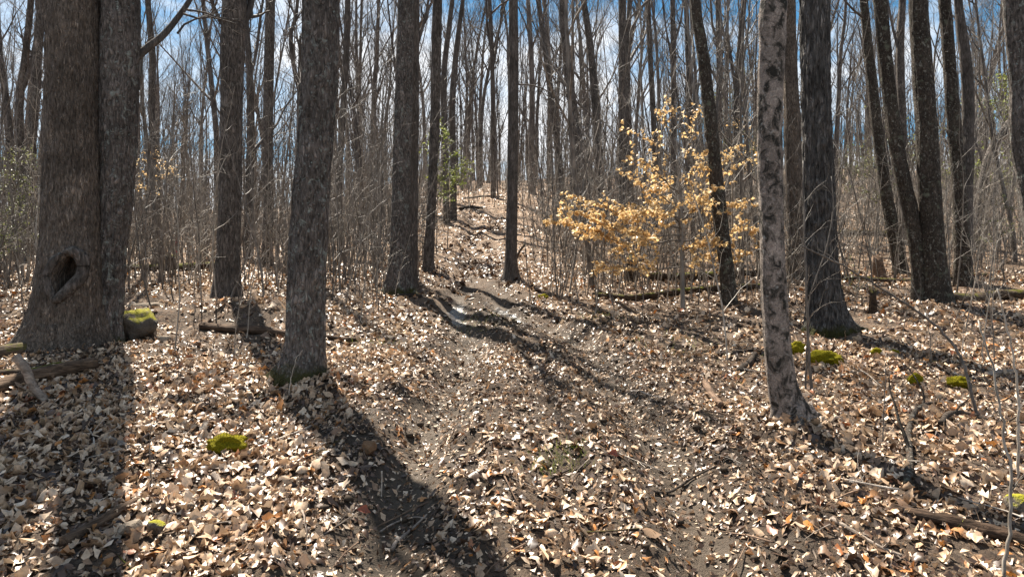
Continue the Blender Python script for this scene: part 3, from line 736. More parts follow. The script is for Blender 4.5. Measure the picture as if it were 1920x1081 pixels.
def in_trail(x, y, m=1.3):
    if y > 42: return False
    return min(np.hypot(RLd[:, 0]-x, RLd[:, 1]-y).min(), np.hypot(RRd[:, 0]-x, RRd[:, 1]-y).min()) < m

# ------------------------------------------------------------------ the wood behind: bare trees
def far_tree(seed):
    rg = np.random.default_rng(seed)
    h = 15+5*rg.random(); r0 = .11+.08*rg.random()
    n = 14; P = branch_path((0, 0, -.4), (rg.normal(0, .03), rg.normal(0, .03), 1), h+.4, n, .035, .02, rg)
    t = np.linspace(0, 1, n+1); R = r0*(1.18-.12*np.minimum(t*6, 1))*(1-.88*t)+.008
    tb = MB(); tb.tube(P, R, 8, cap=False)
    cb = MB()
    nl = 11
    for q in range(nl):
        f = .36+.6*(q+rg.random()*.8)/nl; k = min(int(f*n), n-1)
        az = q*2.4+rg.normal(0, .5)
        pp = branch_path(P[k], (math.cos(az), math.sin(az), 1.15+.5*rg.random()), h*.30*(1.15-.7*f)*(.8+.5*rg.random()), 6, .10, .07, rg)
        rr = np.linspace(R[k]*.55, .007, 7); cb.tube(pp, rr, 4, cap=False)
        ramify(cb, pp, rr, 0, rg, dens=(6, 5, 3), lens=(.5, .5, .55), rmin=.0048, spread=.62, up=.12)
    return tb.mesh('trunk', BARK['dark' if seed % 2 else 'far']), cb.mesh('crown', BARK['far'])
FT = [far_tree(s) for s in range(1, 8)]
def pole_tree(seed):
    rg = np.random.default_rng(300+seed)
    h = 7+5*rg.random(); r0 = .028+.03*rg.random(); n = 12
    P = branch_path((0, 0, -.3), (rg.normal(0, .05), rg.normal(0, .05), 1), h+.3, n, .05, .03, rg)
    R = np.linspace(r0, .005, n+1); b = MB(); b.tube(P, R, 6, cap=False)
    ramify(b, P, R, 0, rg, dens=(16, 4, 3), lens=(.17, .5, .5), rmin=.0032, spread=.8, t0=.22, up=.12)
    return b.mesh('young_tree', BARK['thin' if seed % 3 else 'far'])
PT = [pole_tree(s) for s in range(8)]
def sapling_geo(b, seed, off=(0, 0, 0), sc=1., lo=False):
    rg = np.random.default_rng(900+seed)
    h = (1.8+3.2*rg.random()**1.3)*sc; r0 = .006+.0028*h; n = 5 if lo else 8
    P = branch_path(np.array(off)+np.array([0, 0, -.12]), (rg.normal(0, .09), rg.normal(0, .09), 1), h, n, .07, .03, rg)
    R = np.linspace(r0, .0025, n+1); b.tube(P, R, 3 if lo else 5, cap=False)
    ramify(b, P, R, 0, rg, dens=(6, 1) if lo else (10, 3), lens=(.22, .45), rmin=.0028 if lo else .002, spread=.9, t0=.2, up=.05, sides=(3, 3), segs=(3, 2, 2) if lo else (5, 4, 3))
def sapling_mesh(seed):
    b = MB(); sapling_geo(b, seed); return b.mesh('sapling', BARK['thin' if seed % 2 else 'twig'])
SP = [sapling_mesh(s) for s in range(14)]

rg = np.random.default_rng(21)
_i, _j = np.meshgrid(np.arange(64.), np.arange(64.), indexing='ij'); CL = np.clip(.62+.75*fbm(_i/4.3, _j/3.7, None, 2), .12, 1.)
def scatter(n, dmin, dmax, pw, wide=.82, trail=1.4, clear=.4, dens=None):
    out = []; tries = 0
    while len(out) < n and tries < 160000:
        tries += 1
        y = dmin+(dmax-dmin)*rg.random()**pw; x = (rg.random()*2-1)*(wide*y+1)
        if in_trail(x, y, trail): continue
        if dens is not None and rg.random() > dens(scr(x, y), y): continue
        if rg.random() > CL[int(x*2.2) % 64, int(y*1.3) % 64]: continue
        if any((x-a)**2+(y-b)**2 < (clear+c)**2 for a, b, c in TREE_XY): continue
        out.append((x, y))
    return out
spots = scatter(90, 27, 85, .8, .78, 1.6, 1.2)+scatter(8, 46, 80, 1., .14, 1.6, 1.2)
by = {}
for (x, y) in sorted(spots, key=lambda s: scr(*s)):
    p = scr(x, y); gname = gap(p) if 0 <= p <= 1920 else 'beyond the edge of the view'
    by.setdefault(gname, []).append((x, y))
for gname, L in by.items():
    for k, (x, y) in enumerate(L):
        tm, cm = FT[int(rg.integers(len(FT)))]
        root = empty('bare_tree', (x, y, Hs(x, y))); root.rotation_euler.z = rg.random()*6.28
        s_ = .8+.45*rg.random(); root.scale = (s_, s_, s_)
        tag(root, '%s bare background tree from the left, %s' % (ordinal(k), gname), 'tree', 'bare trees of the wood behind')
        link('trunk', tm, root); link('crown', cm, root)
spots = scatter(270, 14, 52, .9, .76, 1.5, .5, lambda p, y: (1. if p < 800 else .45 if p < 1020 else .8)*(1 if y > 22 else .35))
by = {}
for (x, y) in sorted(spots, key=lambda s: scr(*s)): by.setdefault(gap(scr(x, y)) if -60 < scr(x, y) < 1980 else 'at the edge of the view', []).append((x, y))
for gname, L in by.items():
    for k, (x, y) in enumerate(L):
        o = link('young_tree', PT[int(rg.integers(len(PT)))], None, (x, y, Hs(x, y)), (rg.normal(0, .04), rg.normal(0, .04), rg.random()*6.28))
        s_ = .8+.5*rg.random(); o.scale = (s_, s_, s_)
        tag(o, '%s slim young tree from the left, %s' % (ordinal(k), gname), 'tree', 'slim young trees')
# saplings: single ones in front, the far thicket as one mass
def sapd(p, y):
    if p < 830: return 1. if y > 10.5 else (.12 if 230 < p < 560 else .05)
    if p < 1030: return .5 if y > 14 else .12
    return (.75 if y > 11.5 else .13)
spots = sorted(scatter(430, 8.3, 24, 1.0, .74, 1.1, .35, sapd), key=lambda s: s[1])
near, rest = sorted(spots[:300], key=lambda s: scr(*s)), spots[300:]
SC_ = {}
for (x, y) in near:
    o = link('sapling', SP[int(rg.integers(len(SP)))], None, (x, y, Hs(x, y)), (rg.normal(0, .09), rg.normal(0, .09), rg.random()*6.28))
    s_ = .55+.55*rg.random(); o.scale = (s_*.9, s_*.9, s_)
    gn = gap(scr(x, y)); SC_[gn] = SC_.get(gn, -1)+1
    tag(o, '%s thin sapling from the left, %s' % (ordinal(SC_[gn]), gn), 'sapling', 'saplings %s' % gap(scr(x, y)))
tb = MB(); TS = []
for k in range(26):
    b = MB(); sapling_geo(b, 5000+k, (0, 0, 0), 1., True); TS.append(b)
farsp = rest+scatter(420, 36, 66, 1., .30, .9, .3)+scatter(5200, 12, 48, .95, .74, .95, .3, lambda p, y: 1. if p < 830 else (.5 if p < 1010 else .75))
stamp(tb, TS, farsp, rg, .5, 1.25)
th = tb.obj('sapling_thicket', BARK['thin']); tag(th, 'far mass of thin bare saplings across the slope', 'thicket', kind='stuff')
TF = []
for k in range(12):
    b = MB(); q = np.random.default_rng(7000+k); hh = 6+6*q.random(); P = branch_path((0, 0, -.3), (q.normal(0, .05), q.normal(0, .05), 1), hh, 7, .05, .03, q)
    R = np.linspace(.05+.03*q.random(), .01, 8); b.tube(P, R, 3, cap=False)
    ramify(b, P, R, 0, q, dens=(11, 2), lens=(.2, .5), rmin=.008, spread=.8, t0=.2, up=.12, sides=(3, 3), segs=(3, 2, 2)); TF.append(b)
fw = MB(); stamp(fw, TF, scatter(950, 44, 100, .8, .74, 1.0, .3), rg, .7, 1.3)
fo_ = fw.obj('far_wood', BARK['far']); tag(fo_, 'distant screen of thin bare stems along the hilltop', 'wood', kind='stuff')
# low arching brushwood, sunlit twigs
TBR = []
for k in range(16):
    b = MB()
    for q in range(int(rg.integers(2, 5))):
        az = rg.random()*6.28; L = 1.0+1.9*rg.random()
        pp = branch_path((0, 0, -.05), (math.cos(az)*.5, math.sin(az)*.5, 1.), L, 6, .14, -.06, rg)
        rr = np.linspace(.008, .002, 7); b.tube(pp, rr, 3, cap=False)
        ramify(b, pp, rr, 0, rg, dens=(5, 2), lens=(.42, .5), rmin=.0022, spread=.9, t0=.25, up=-.02, sides=(3, 3), segs=(3, 2, 2))
    TBR.append(b)
bb = MB(); stamp(bb, TBR, scatter(850, 13.5, 40, .85, .74, 1.3, .3, lambda p, y: .4 if p < 830 else (.4 if p < 1010 else 1.)), rg, .6, 1.25)
bw = bb.obj('brushwood', BARK['twig']); tag(bw, 'tangle of arching sunlit bare twigs on the slope', 'brush', kind='stuff')

# ------------------------------------------------------------------ leaves
def leaf_template(kind, n, rg):
    """outline by half-width; x along the leaf 0..1, returns verts, tris"""
    t = np.linspace(0, 1, n)
    if kind == 0: w = .27*np.sin(np.pi*np.clip(t, .02, .985)**.85)**.8
    elif kind == 1: w = .33*np.sin(np.pi*np.clip(t, .02, .985))**.9
    elif kind == 2:
        w = .38*np.sin(np.pi*np.clip(t, .03, .98)**.8)**.7; w[1::2] *= .48
    else:
        w = .44*np.sin(np.pi*np.clip(t, .03, .97))**.6; w[2::3] *= .5
    w[0] = .012; w[-1] = .008
    c1 = rg.normal(0, .75); c2 = rg.choice([-1, 1])*abs(rg.normal(.45, .4)); tw = rg.normal(0, .9)
    m = np.stack([t-.5, .05*np.sin(t*4+rg.random()*6)*rg.normal(0, .8), c1*(t-.5)**2], -1)
    out = []
    for sgn in (-1, 1):
        wv = w*(1+.2*rg.normal(0, 1, n))
        sweep = .12*(w > 0)*wv
        zz_ = c2*wv*(.7+.6*rg.random())+tw*(t-.5)*wv*sgn+.05*rg.normal(0, 1, n)*(w > .05)
        out.append(m+np.stack([sweep, sgn*wv*math.cos(min(abs(c2), 1.)), zz_], -1))
    v = np.vstack([m, out[0], out[1]]); v[:, 2] -= v[:, 2].mean()
    f = []
    for k in range(n-1):
        f += [(k, k+1, n+k+1), (k, n+k+1, n+k), (k, 2*n+k+1, k+1), (k, 2*n+k, 2*n+k+1)]
    return v, np.array(f)
trg = np.random.default_rng(5)
T_NEAR = [leaf_template(k % 4, 5 if k % 4 < 2 else 7, trg) for k in range(40)]
T_MID = [leaf_template(k % 3, 5, trg) for k in range(16)]
T_FAR = [leaf_template(k % 2, 3, trg) for k in range(10)]
def scatter_leaves(mb, T, x, y, size, tilt, lift, rnd, rg, Hf=H):
    n = len(x); z = Hf(x, y); e = .05
    gxx = (Hf(x+e, y)-Hf(x-e, y))/(2*e); gyy = (Hf(x, y+e)-Hf(x, y-e))/(2*e)
    az = rg.random(n)*2*np.pi; tx = rg.normal(0, 1, n)*tilt; ty = rg.normal(0, 1, n)*tilt
    pick = rg.integers(len(T), size=n)
    for k, (tv, tf) in enumerate(T):
        s = np.nonzero(pick == k)[0]
        if not len(s): continue
        v = tv[None]*size[s, None, None]
        X, Y, Z = v[..., 0], v[..., 1], v[..., 2]
        c, q = np.cos(tx[s])[:, None], np.sin(tx[s])[:, None]; Y, Z = Y*c-Z*q, Y*q+Z*c
        c, q = np.cos(ty[s])[:, None], np.sin(ty[s])[:, None]; X, Z = X*c+Z*q, -X*q+Z*c
        c, q = np.cos(az[s])[:, None], np.sin(az[s])[:, None]; X, Y = X*c-Y*q, X*q+Y*c
        Z = Z+gxx[s, None]*X+gyy[s, None]*Y+z[s, None]+lift[s, None]
        # keep the leaf from sinking far under the soil
        vv = np.stack([X+x[s, None], Y+y[s, None], Z], -1)
        m = tv.shape[0]
        f = (tf[None]+(np.arange(len(s))*m)[:, None, None]).reshape(-1, 3)
        mb.add(vv.reshape(-1, 3), f, None, np.repeat(rnd[s], m))
def area_pts(n, y0, y1, rg, wide=.74, pad=.6):
    y = np.sqrt(rg.random(n)*(y1*y1-y0*y0)+y0*y0); x = (rg.random(n)*2-1)*(wide*y+pad)
    return x, y
def keep_clear(x, y):
    k = np.ones(len(x), bool)
    for a, b, c in TREE_XY: k &= (x-a)**2+(y-b)**2 > (c*.82)**2
    return k
def colour_rnd(x, y, n, rg):
    r = rg.random(n)**1.3
    # redder drifts here and there, paler elsewhere
    red = vnoise(x*.9+7, y*.9+1) > .12
    hi = r > .80
    r = np.where(hi & ~red & (rg.random(n) < .62), .05+.75*rg.random(n), r)
    return r
lrg = np.random.default_rng(11)
lm = MB()
for (n, y0, y1, T, s0, s1, tilt) in ((40000, 2.6, 9, T_NEAR, .03, .13, .56), (34000, 9, 17, T_MID, .045, .14, .5), (46000, 17, 46, T_FAR, .08, .17, .45)):
    x, y = area_pts(n, y0, y1, lrg)
    mud = mudmask(x, y)
    dc = np.minimum(polydist(x, y, RL), polydist(x, y, RR)); mid = .8*(polydist(x, y, (RL+RR)/2) < .75); mud = np.maximum(mud, mid*(.5+.5*vnoise(x*2.1+4, y*2.1)+.3*vnoise(x*6, y*6)))
    mud = np.clip(mud, 0, 1)
    drift = vnoise(x*.8+50, y*.8)+.6*vnoise(x*2.3, y*2.3+8)
    k = (lrg.random(n) > .93*mud) & (lrg.random(n) < np.clip(.72+.6*drift, .08, 1)) & keep_clear(x, y)
    x, y, mud = x[k], y[k], mud[k]; n = len(x)
    big = sstep(.0, .9, drift[k]+.25*(x < -.5)); size = (s0+(s1-s0)*lrg.random(n)**(1.9-1.1*big))*(1-.45*mud)
    lift = .004+.035*lrg.random(n)**1.4*(1-.6*mud)
    # lower layer flat, rotted, its colour darkened as depth shading; top layer dry, pale
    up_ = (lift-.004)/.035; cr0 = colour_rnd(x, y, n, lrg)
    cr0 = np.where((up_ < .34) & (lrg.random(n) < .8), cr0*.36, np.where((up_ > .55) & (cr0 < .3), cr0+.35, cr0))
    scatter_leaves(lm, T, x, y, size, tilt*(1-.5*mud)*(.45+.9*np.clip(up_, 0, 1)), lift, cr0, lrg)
# crumbled fragments trodden into the track
x, y = area_pts(34000, 2.7, 12, lrg, .55, .3); k = (mudmask(x, y) > .12) & (lrg.random(len(x)) < .8); x, y = x[k], y[k]; n = len(x)
scatter_leaves(lm, T_FAR, x, y, .016+.045*lrg.random(n)**1.6, np.full(n, .35), .002+.008*lrg.random(n), lrg.random(n)*.84, lrg)
x, y = area_pts(26000, 2.7, 9.5, lrg, .74, .4); k = keep_clear(x, y); x, y = x[k], y[k]; n = len(x)
scatter_leaves(lm, T_FAR, x, y, .015+.05*lrg.random(n)**1.5, np.full(n, .7), .004+.04*lrg.random(n), lrg.random(n)**1.5*.95, lrg)
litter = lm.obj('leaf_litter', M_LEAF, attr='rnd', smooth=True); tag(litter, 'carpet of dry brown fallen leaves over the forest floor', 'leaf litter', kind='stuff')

# rotted dark leaves and debris on the upper track
x = np.concatenate([RL[24:, 0], RR[24:, 0], (RL[24:, 0]+RR[24:, 0])/2]); y = np.concatenate([RL[24:, 1], RR[24:, 1], (RL[24:, 1]+RR[24:, 1])/2])
pk = lrg.integers(len(x), size=5200); x = x[pk]+lrg.normal(0, .55, 5200); y = y[pk]+lrg.normal(0, .5, 5200); k = (vnoise(x*1.6, y*1.1)+.5*vnoise(x*4, y*4) > -.1) & (y > 13); x, y = x[k], y[k]; n = len(x)
dm_ = MB(); scatter_leaves(dm_, T_FAR, x, y, .07+.10*lrg.random(n), np.full(n, .45), .01+.04*lrg.random(n), lrg.random(n)**2*.5, lrg)
do_ = dm_.obj('dark_leaf_litter', M_LEAF, attr='rnd'); tag(do_, 'dark rotted leaves matted on the upper track', 'leaf litter', kind='stuff')
# the leaves that show largest, one by one
def tmesh(T, k, mat, name='leaf'):
    b = MB(); b.add(T[k][0], T[k][1]); return b.mesh(name, mat, smooth=True)
LM = [tmesh(T_NEAR, k, M_LEAFO) for k in range(len(T_NEAR))]
cnt = 0
while cnt < 300:
    y = 3.95+2.0*lrg.random()**1.3; x = (lrg.random()*2-1)*.71*y
    if mudmask(np.array([x]), np.array([y]))[0] > .55*lrg.random()+.2: continue
    if not keep_clear(np.array([x]), np.array([y]))[0]: continue
    s_ = .07+.05*lrg.random()
    o = link('leaf', LM[int(lrg.integers(len(LM)))], ground, (x, y, Hs(x, y)+.03), (lrg.normal(0, .28), lrg.normal(0, .28)-.05, lrg.random()*6.28), (s_, s_, s_)); cnt += 1
for (px, py, lab) in ((1152, 872, 'russet red leaf standing on edge in the middle of the track'), (683, 962, 'orange-brown leaf lying in the dark left rut')):
    x, y, z = gpx(px, py); o = link('fallen_leaf', tmesh(T_NEAR, 1, M_RUSSET, 'fallen_leaf'), None, (x, y, z+.03), (.9, .3, .4), (.095,)*3); tag(o, lab, 'leaf')
for (px, py, lab) in ((238, 945, 'orange curled leaf beside the split plank at lower left'), (1517, 1003, 'small amber leaf at lower right beside the thin stick'), (520, 655, 'bright orange leaf uphill of the bright moss cushion')):
    x, y, z = gpx(px, py); o = link('fallen_leaf', tmesh(T_NEAR, 4, M_ORANGE, 'fallen_leaf'), None, (x, y, z+.035), (.3, -.3, 1.4), (.12,)*3); tag(o, lab, 'leaf')

# ------------------------------------------------------------------ golden beech
def leaf_bunch(mb, pts, rg, size, mat_r=None, tilt=.9, droop=.5):
    """small leaves at pts"""
    n = len(pts); T = T_MID
    pick = rg.integers(len(T), size=n)
    az = rg.random(n)*6.283; tx = rg.normal(0, tilt, n); ty = rg.normal(droop, .45, n)
    sz = size*(.7+.6*rg.random(n)); r = rg.random(n)
    for k, (tv, tf) in enumerate(T):
        s = np.nonzero(pick == k)[0]
        if not len(s): continue
        v = (tv+np.array([.5, 0, 0]))[None]*sz[s, None, None]
        X, Y, Z = v[..., 0], v[..., 1]*1.15, v[..., 2]
        c, q = np.cos(tx[s])[:, None], np.sin(tx[s])[:, None]; Y, Z = Y*c-Z*q, Y*q+Z*c
        c, q = np.cos(ty[s])[:, None], np.sin(ty[s])[:, None]; X, Z = X*c+Z*q, -X*q+Z*c
        c, q = np.cos(az[s])[:, None], np.sin(az[s])[:, None]; X, Y = X*c-Y*q, X*q+Y*c
        vv = np.stack([X, Y, Z], -1)+pts[s][:, None]
        m = len(tv); mb.add(vv.reshape(-1, 3), (tf[None]+(np.arange(len(s))*m)[:, None, None]).reshape(-1, 3), None, np.repeat(r[s], m))
def golden_beech():
    rg = np.random.default_rng(77)
    x, y, z = gpx(1280, 576); o = np.array([x, y, z])
    root = empty('beech_tree', o); tag(root, 'young beech covered in golden papery leaves beside the mossy log', 'tree')
    def w(px, py, off=0.): return np.array([(px-CX)/F_PX*(y+off), y+off, CAMZ+(CY-py)/F_PX*(y+off)])-o
    P = crom([w(1280, 590), w(1280, 540), w(1278, 470), w(1279, 420), w(1274, 350), w(1270, 280), w(1266, 180)], 6)
    R = np.interp(np.linspace(0, 1, len(P)), [0, .2, .6, 1], [.043, .036, .02, .004])
    tb = MB(); tb.tube(P, R, 12, cap=False); tb.obj('trunk', BARK['beech'], root)
    br = [((1278,452),(1180,455),(1110,428),(1036,412),-.5), ((1278,428),(1200,415),(1130,385),(1066,362),.2), ((1278,440),(1220,440),(1150,425),(1085,395),-.9),
          ((1276,395),(1240,365),(1205,345),(1172,325),.4), ((1274,365),(1240,330),(1215,305),(1180,290),-.3), ((1272,330),(1240,275),(1205,255),(1163,238),.5),
          ((1278,500),(1220,505),(1170,500),(1120,495),-.6), ((1279,490),(1320,490),(1365,480),(1410,470),.5), ((1278,455),(1320,440),(1370,430),(1415,432),1.),
          ((1277,420),(1310,370),(1350,330),(1410,290),.9), ((1276,400),(1325,385),(1375,385),(1425,380),.6), ((1273,350),(1310,300),(1345,285),(1395,270),.8),
          ((1272,320),(1290,270),(1300,225),(1312,200),.2), ((1270,290),(1250,240),(1245,215),(1232,205),-.2), ((1277,410),(1230,395),(1190,400),(1160,408),.9),
          ((1278,430),(1260,400),(1230,400),(1190,380),-1.0), ((1277,415),(1300,395),(1320,370),(1340,345),-.8), ((1279,470),(1300,460),(1330,450),(1350,455),-.9),
          ((1274,360),(1290,335),(1305,310),(1330,280),-.5), ((1275,380),(1255,350),(1225,335),(1200,310),.9), ((1268,240),(1262,215),(1255,195),(1250,180),.1)]
    bm_ = MB(); LP = []
    for *p, off in br:
        q = np.array([w(a, b, off*k/3) for k, (a, b) in enumerate(p)]); q = crom(q, 5)
        q[1:-1] += rg.normal(0, .012, q[1:-1].shape); rr = np.linspace(.013, .003, len(q)); bm_.tube(q, rr, 5, cap=False)
        tips = [q[5:]]
        ramify(bm_, q, rr, 0, rg, dens=(10, 3), lens=(.27, .5), rmin=.0022, spread=.95, t0=.18, up=-.02, sides=(3, 3), tips=tips, flat=.3)
        for tp in tips:
            L = np.linalg.norm(np.diff(tp, axis=0), axis=1).sum(); nn = max(2, int(L*(70 if len(tp) > 6 else 38)*(1.35 if p[3][0] < 1100 else 1.)))
            f = rg.random(nn)*(len(tp)-1.001); i0 = f.astype(int); u = (f-i0)[:, None]
            LP.append(tp[i0]*(1-u)+tp[i0+1]*u)
    bm_.obj('branches', BARK['thin'], root)
    LP = np.vstack(LP); LP = LP[rg.random(len(LP)) < np.interp(LP[:, 2], [.6, 1.3, 1.9, 2.6, 3.4], [.7, 1., .72, .30, .2])]
    order = np.argsort(LP[:, 1]); one = order[:300]; rest = order[300:]
    lb = MB(); leaf_bunch(lb, LP[rest], rg, .068)
    fo = lb.obj('foliage', M_GOLD, root, attr='rnd', smooth=False); fo['kind'] = 'stuff'
    ms = []
    for k in range(8):
        b = MB(); v = T_MID[k][0]+np.array([.5, 0, 0]); b.add(v*np.array([1, 1.15, 1]), T_MID[k][1]); ms.append(b.mesh('leaf', M_GOLDO, smooth=False))
    for i_ in one:
        s_ = .068*(.7+.6*rg.random()); link('leaf', ms[int(rg.integers(8))], root, LP[i_], (rg.normal(0, .9), rg.normal(.5, .45), rg.random()*6.28), (s_,)*3)
    TREE_XY.append((x, y, .08))
golden_beech()

def leafy_sapling(name, label, px, py, d, tips, mat, n_per_m, size, cat='sapling', droop=.2, rad=.016, dens=(8, 3)):
    """tips: branch end pixels; grows a stem at (px, py) with leafy sprays"""
    rg = np.random.default_rng(int(px*7+py))
    x = (px-CX)/F_PX*d; y = d; z = Hs(x, y); o = np.array([x, y, z])
    root = empty(name, o); tag(root, label, cat)
    top = min(t[1] for t in tips)
    def w(a, b, off=0.): return np.array([(a-CX)/F_PX*(y+off), y+off, CAMZ+(CY-b)/F_PX*(y+off)])-o
    P = np.array([np.array([0, 0, -.2])*(1-k)+(w(px+4, top))*k for k in np.linspace(0, 1, 10)])+np.vstack([np.zeros(3), rg.normal(0, .03, (9, 3))])
    R = np.linspace(rad, .004, 10); sb = MB(); sb.tube(P, R, 6, cap=False); sb.obj('trunk', BARK['thin'], root)
    bm_ = MB(); LP = []
    for k, t in enumerate(tips):
        off = rg.normal(0, .5); e = w(t[0], t[1], off)
        zz_ = max(.15, e[2]-.12*abs(e[0])-.15); i0 = np.argmin(abs(P[:, 2]-zz_)); s0 = P[i0]
        q = np.array([s0*(1-u)+e*u+np.array([0, 0, .12*math.sin(math.pi*u)]) for u in np.linspace(0, 1, 7)]); q[1:] += rg.normal(0, .02, (6, 3))
        rr = np.linspace(.008, .0025, 7); bm_.tube(q, rr, 4, cap=False); tp_ = [q]
        ramify(bm_, q, rr, 0, rg, dens=dens, lens=(.35, .5), rmin=.002, spread=.9, t0=.15, up=0., sides=(3, 3), tips=tp_)
        for tp in tp_:
            L = np.linalg.norm(np.diff(tp, axis=0), axis=1).sum(); nn = max(1, int(L*n_per_m)); f = rg.random(nn)*(len(tp)-1.001); i1 = f.astype(int); u = (f-i1)[:, None]
            LP.append(tp[i1]*(1-u)+tp[i1+1]*u)
    bm_.obj('branches', BARK['thin'], root)
    lb = MB(); leaf_bunch(lb, np.vstack(LP), rg, size, droop=droop, tilt=.5); fo = lb.obj('foliage', mat, root, attr='rnd', smooth=False); fo['kind'] = 'stuff'
leafy_sapling('green_sapling', 'pale green leafing sapling behind the thin long-shadow trunk', 838, 440, 19,
    [(882,306),(872,322),(858,290),(845,268),(835,250),(815,245),(800,262),(790,280),(800,310),(812,335),(860,335),(848,355),(870,345),(795,330),(828,365),(880,318),(850,325)], M_GREEN, 20, .05)
leafy_sapling('green_sapling', 'budding green shrub at the left edge beside the twin tree', 30, 520, 14.5,
    [(0,330),(15,300),(40,330),(60,350),(75,390),(0,400),(20,380),(50,420),(-20,360),(65,300),(30,440),(80,440),(-10,450)], M_GREENDULL, 11, .045, 'shrub', dens=(10, 4))
leafy_sapling('green_sapling', 'second budding shrub left of the twin tree, lower and paler', -20, 540, 13,
    [(-40,400),(-10,420),(10,440),(25,470),(-30,450),(40,400),(5,480)], M_GREENDULL, 10, .04, 'shrub', dens=(10, 4))
leafy_sapling('beech_sapling', 'small beech sapling with sparse tan leaves right of the twin tree', 290, 505, 18.5,
    [(250,300),(270,290),(300,300),(330,310),(260,330),(245,350),(310,335),(340,330),(285,350),(265,365)], M_GOLD, 7, .065, dens=(6, 2))
leafy_sapling('beech_sapling', 'faint tan-leaved beech sapling behind the right arm of the golden beech', 1395, 500, 17,
    [(1370,240),(1400,250),(1420,270),(1410,300),(1380,280),(1360,300),(1400,320),(1430,310)], M_GOLD, 6, .065, dens=(6, 2))
leafy_sapling('green_sapling', 'thin budding sapling right of the furrowed oak with sparse green leaves', 1600, 560, 13,
    [(1580,520),(1600,545),(1615,510),(1590,490),(1630,540),(1570,545)], M_GREENDULL, 8, .03, dens=(4, 2), rad=.008)
leafy_sapling('green_sapling', 'budding brush on the slope behind the speckled trunks', 1640, 470, 17,
    [(1600,330),(1640,310),(1670,330),(1700,350),(1620,360),(1580,350),(1650,370),(1690,320)], M_GREENDULL, 8, .04, dens=(7, 3))
leafy_sapling('green_sapling', 'budding shrub by the right edge behind the leaning dead trunk', 1880, 500, 14,
    [(1850,420),(1870,380),(1900,390),(1910,430),(1840,450),(1880,440)], M_GREENDULL, 6, .035, dens=(7, 3))
def leafing_tree(label, px, py, d, rx, rz, n, mat, seed):
    rg = np.random.default_rng(seed); x = (px-CX)/F_PX*d; z = Hs(x, d); zc = CAMZ+(CY-py)/F_PX*d-z
    root = empty('leafing_tree', (x, d, z)); tag(root, label, 'tree')
    P = branch_path((0, 0, -.4), (0, 0, 1), zc+rz+.4, 12, .03, .02, rg); R = np.linspace(.12, .015, 13)
    t_ = MB(); t_.tube(P, R, 7, cap=False); t_.obj('trunk', BARK['grey'], root)
    cb = MB(); tips = []
    for q in range(14):
        k = int(12*(zc-rz*.9)/(zc+rz)+q/14*4) ; k = min(max(k, 2), 11); az = q*2.4
        pp = branch_path(P[k], (math.cos(az), math.sin(az), .7), rx*(.7+.5*rg.random()), 6, .12, .03, rg); rr = np.linspace(R[k]*.5, .007, 7)
        cb.tube(pp, rr, 4, cap=False); ramify(cb, pp, rr, 0, rg, dens=(5, 4), lens=(.5, .5), rmin=.006, tips=tips)
    cb.obj('branches', BARK['grey'], root)
    TP = np.vstack(tips); pts = TP[rg.integers(len(TP), size=n)]+rg.normal(0, .14, (n, 3))
    lb = MB(); leaf_bunch(lb, pts, rg, .13, tilt=.8); fo = lb.obj('crown', mat, root, attr='rnd', smooth=False); fo['kind'] = 'stuff'
leafing_tree('yellow-green leafing tree at far right above the leaning dead trunk', 1885, 190, 40, 2.4, 2.6, 1500, M_GREEN, 3)
leafing_tree('distant leafing tree in soft green haze right of the golden beech top', 1352, 175, 60, 2.6, 3.2, 1300, M_GREENDULL, 4)

leafing_tree('faint budding tree behind the thickest speckled trunk', 1690, 250, 38, 2.6, 2.8, 700, M_GREENDULL, 5)
leafing_tree('budding tree seen right of the furrowed oak', 1595, 300, 42, 2.4, 2.6, 700, M_GREENDULL, 6)
leafing_tree('budding tree between the curved trunk and the pale blotched trunk', 1400, 270, 44, 2.2, 2.6, 700, M_GREENDULL, 7)
leafing_tree('budding tree right of the straight speckled trunk', 1850, 300, 34, 2.0, 2.2, 800, M_GREEN, 8)
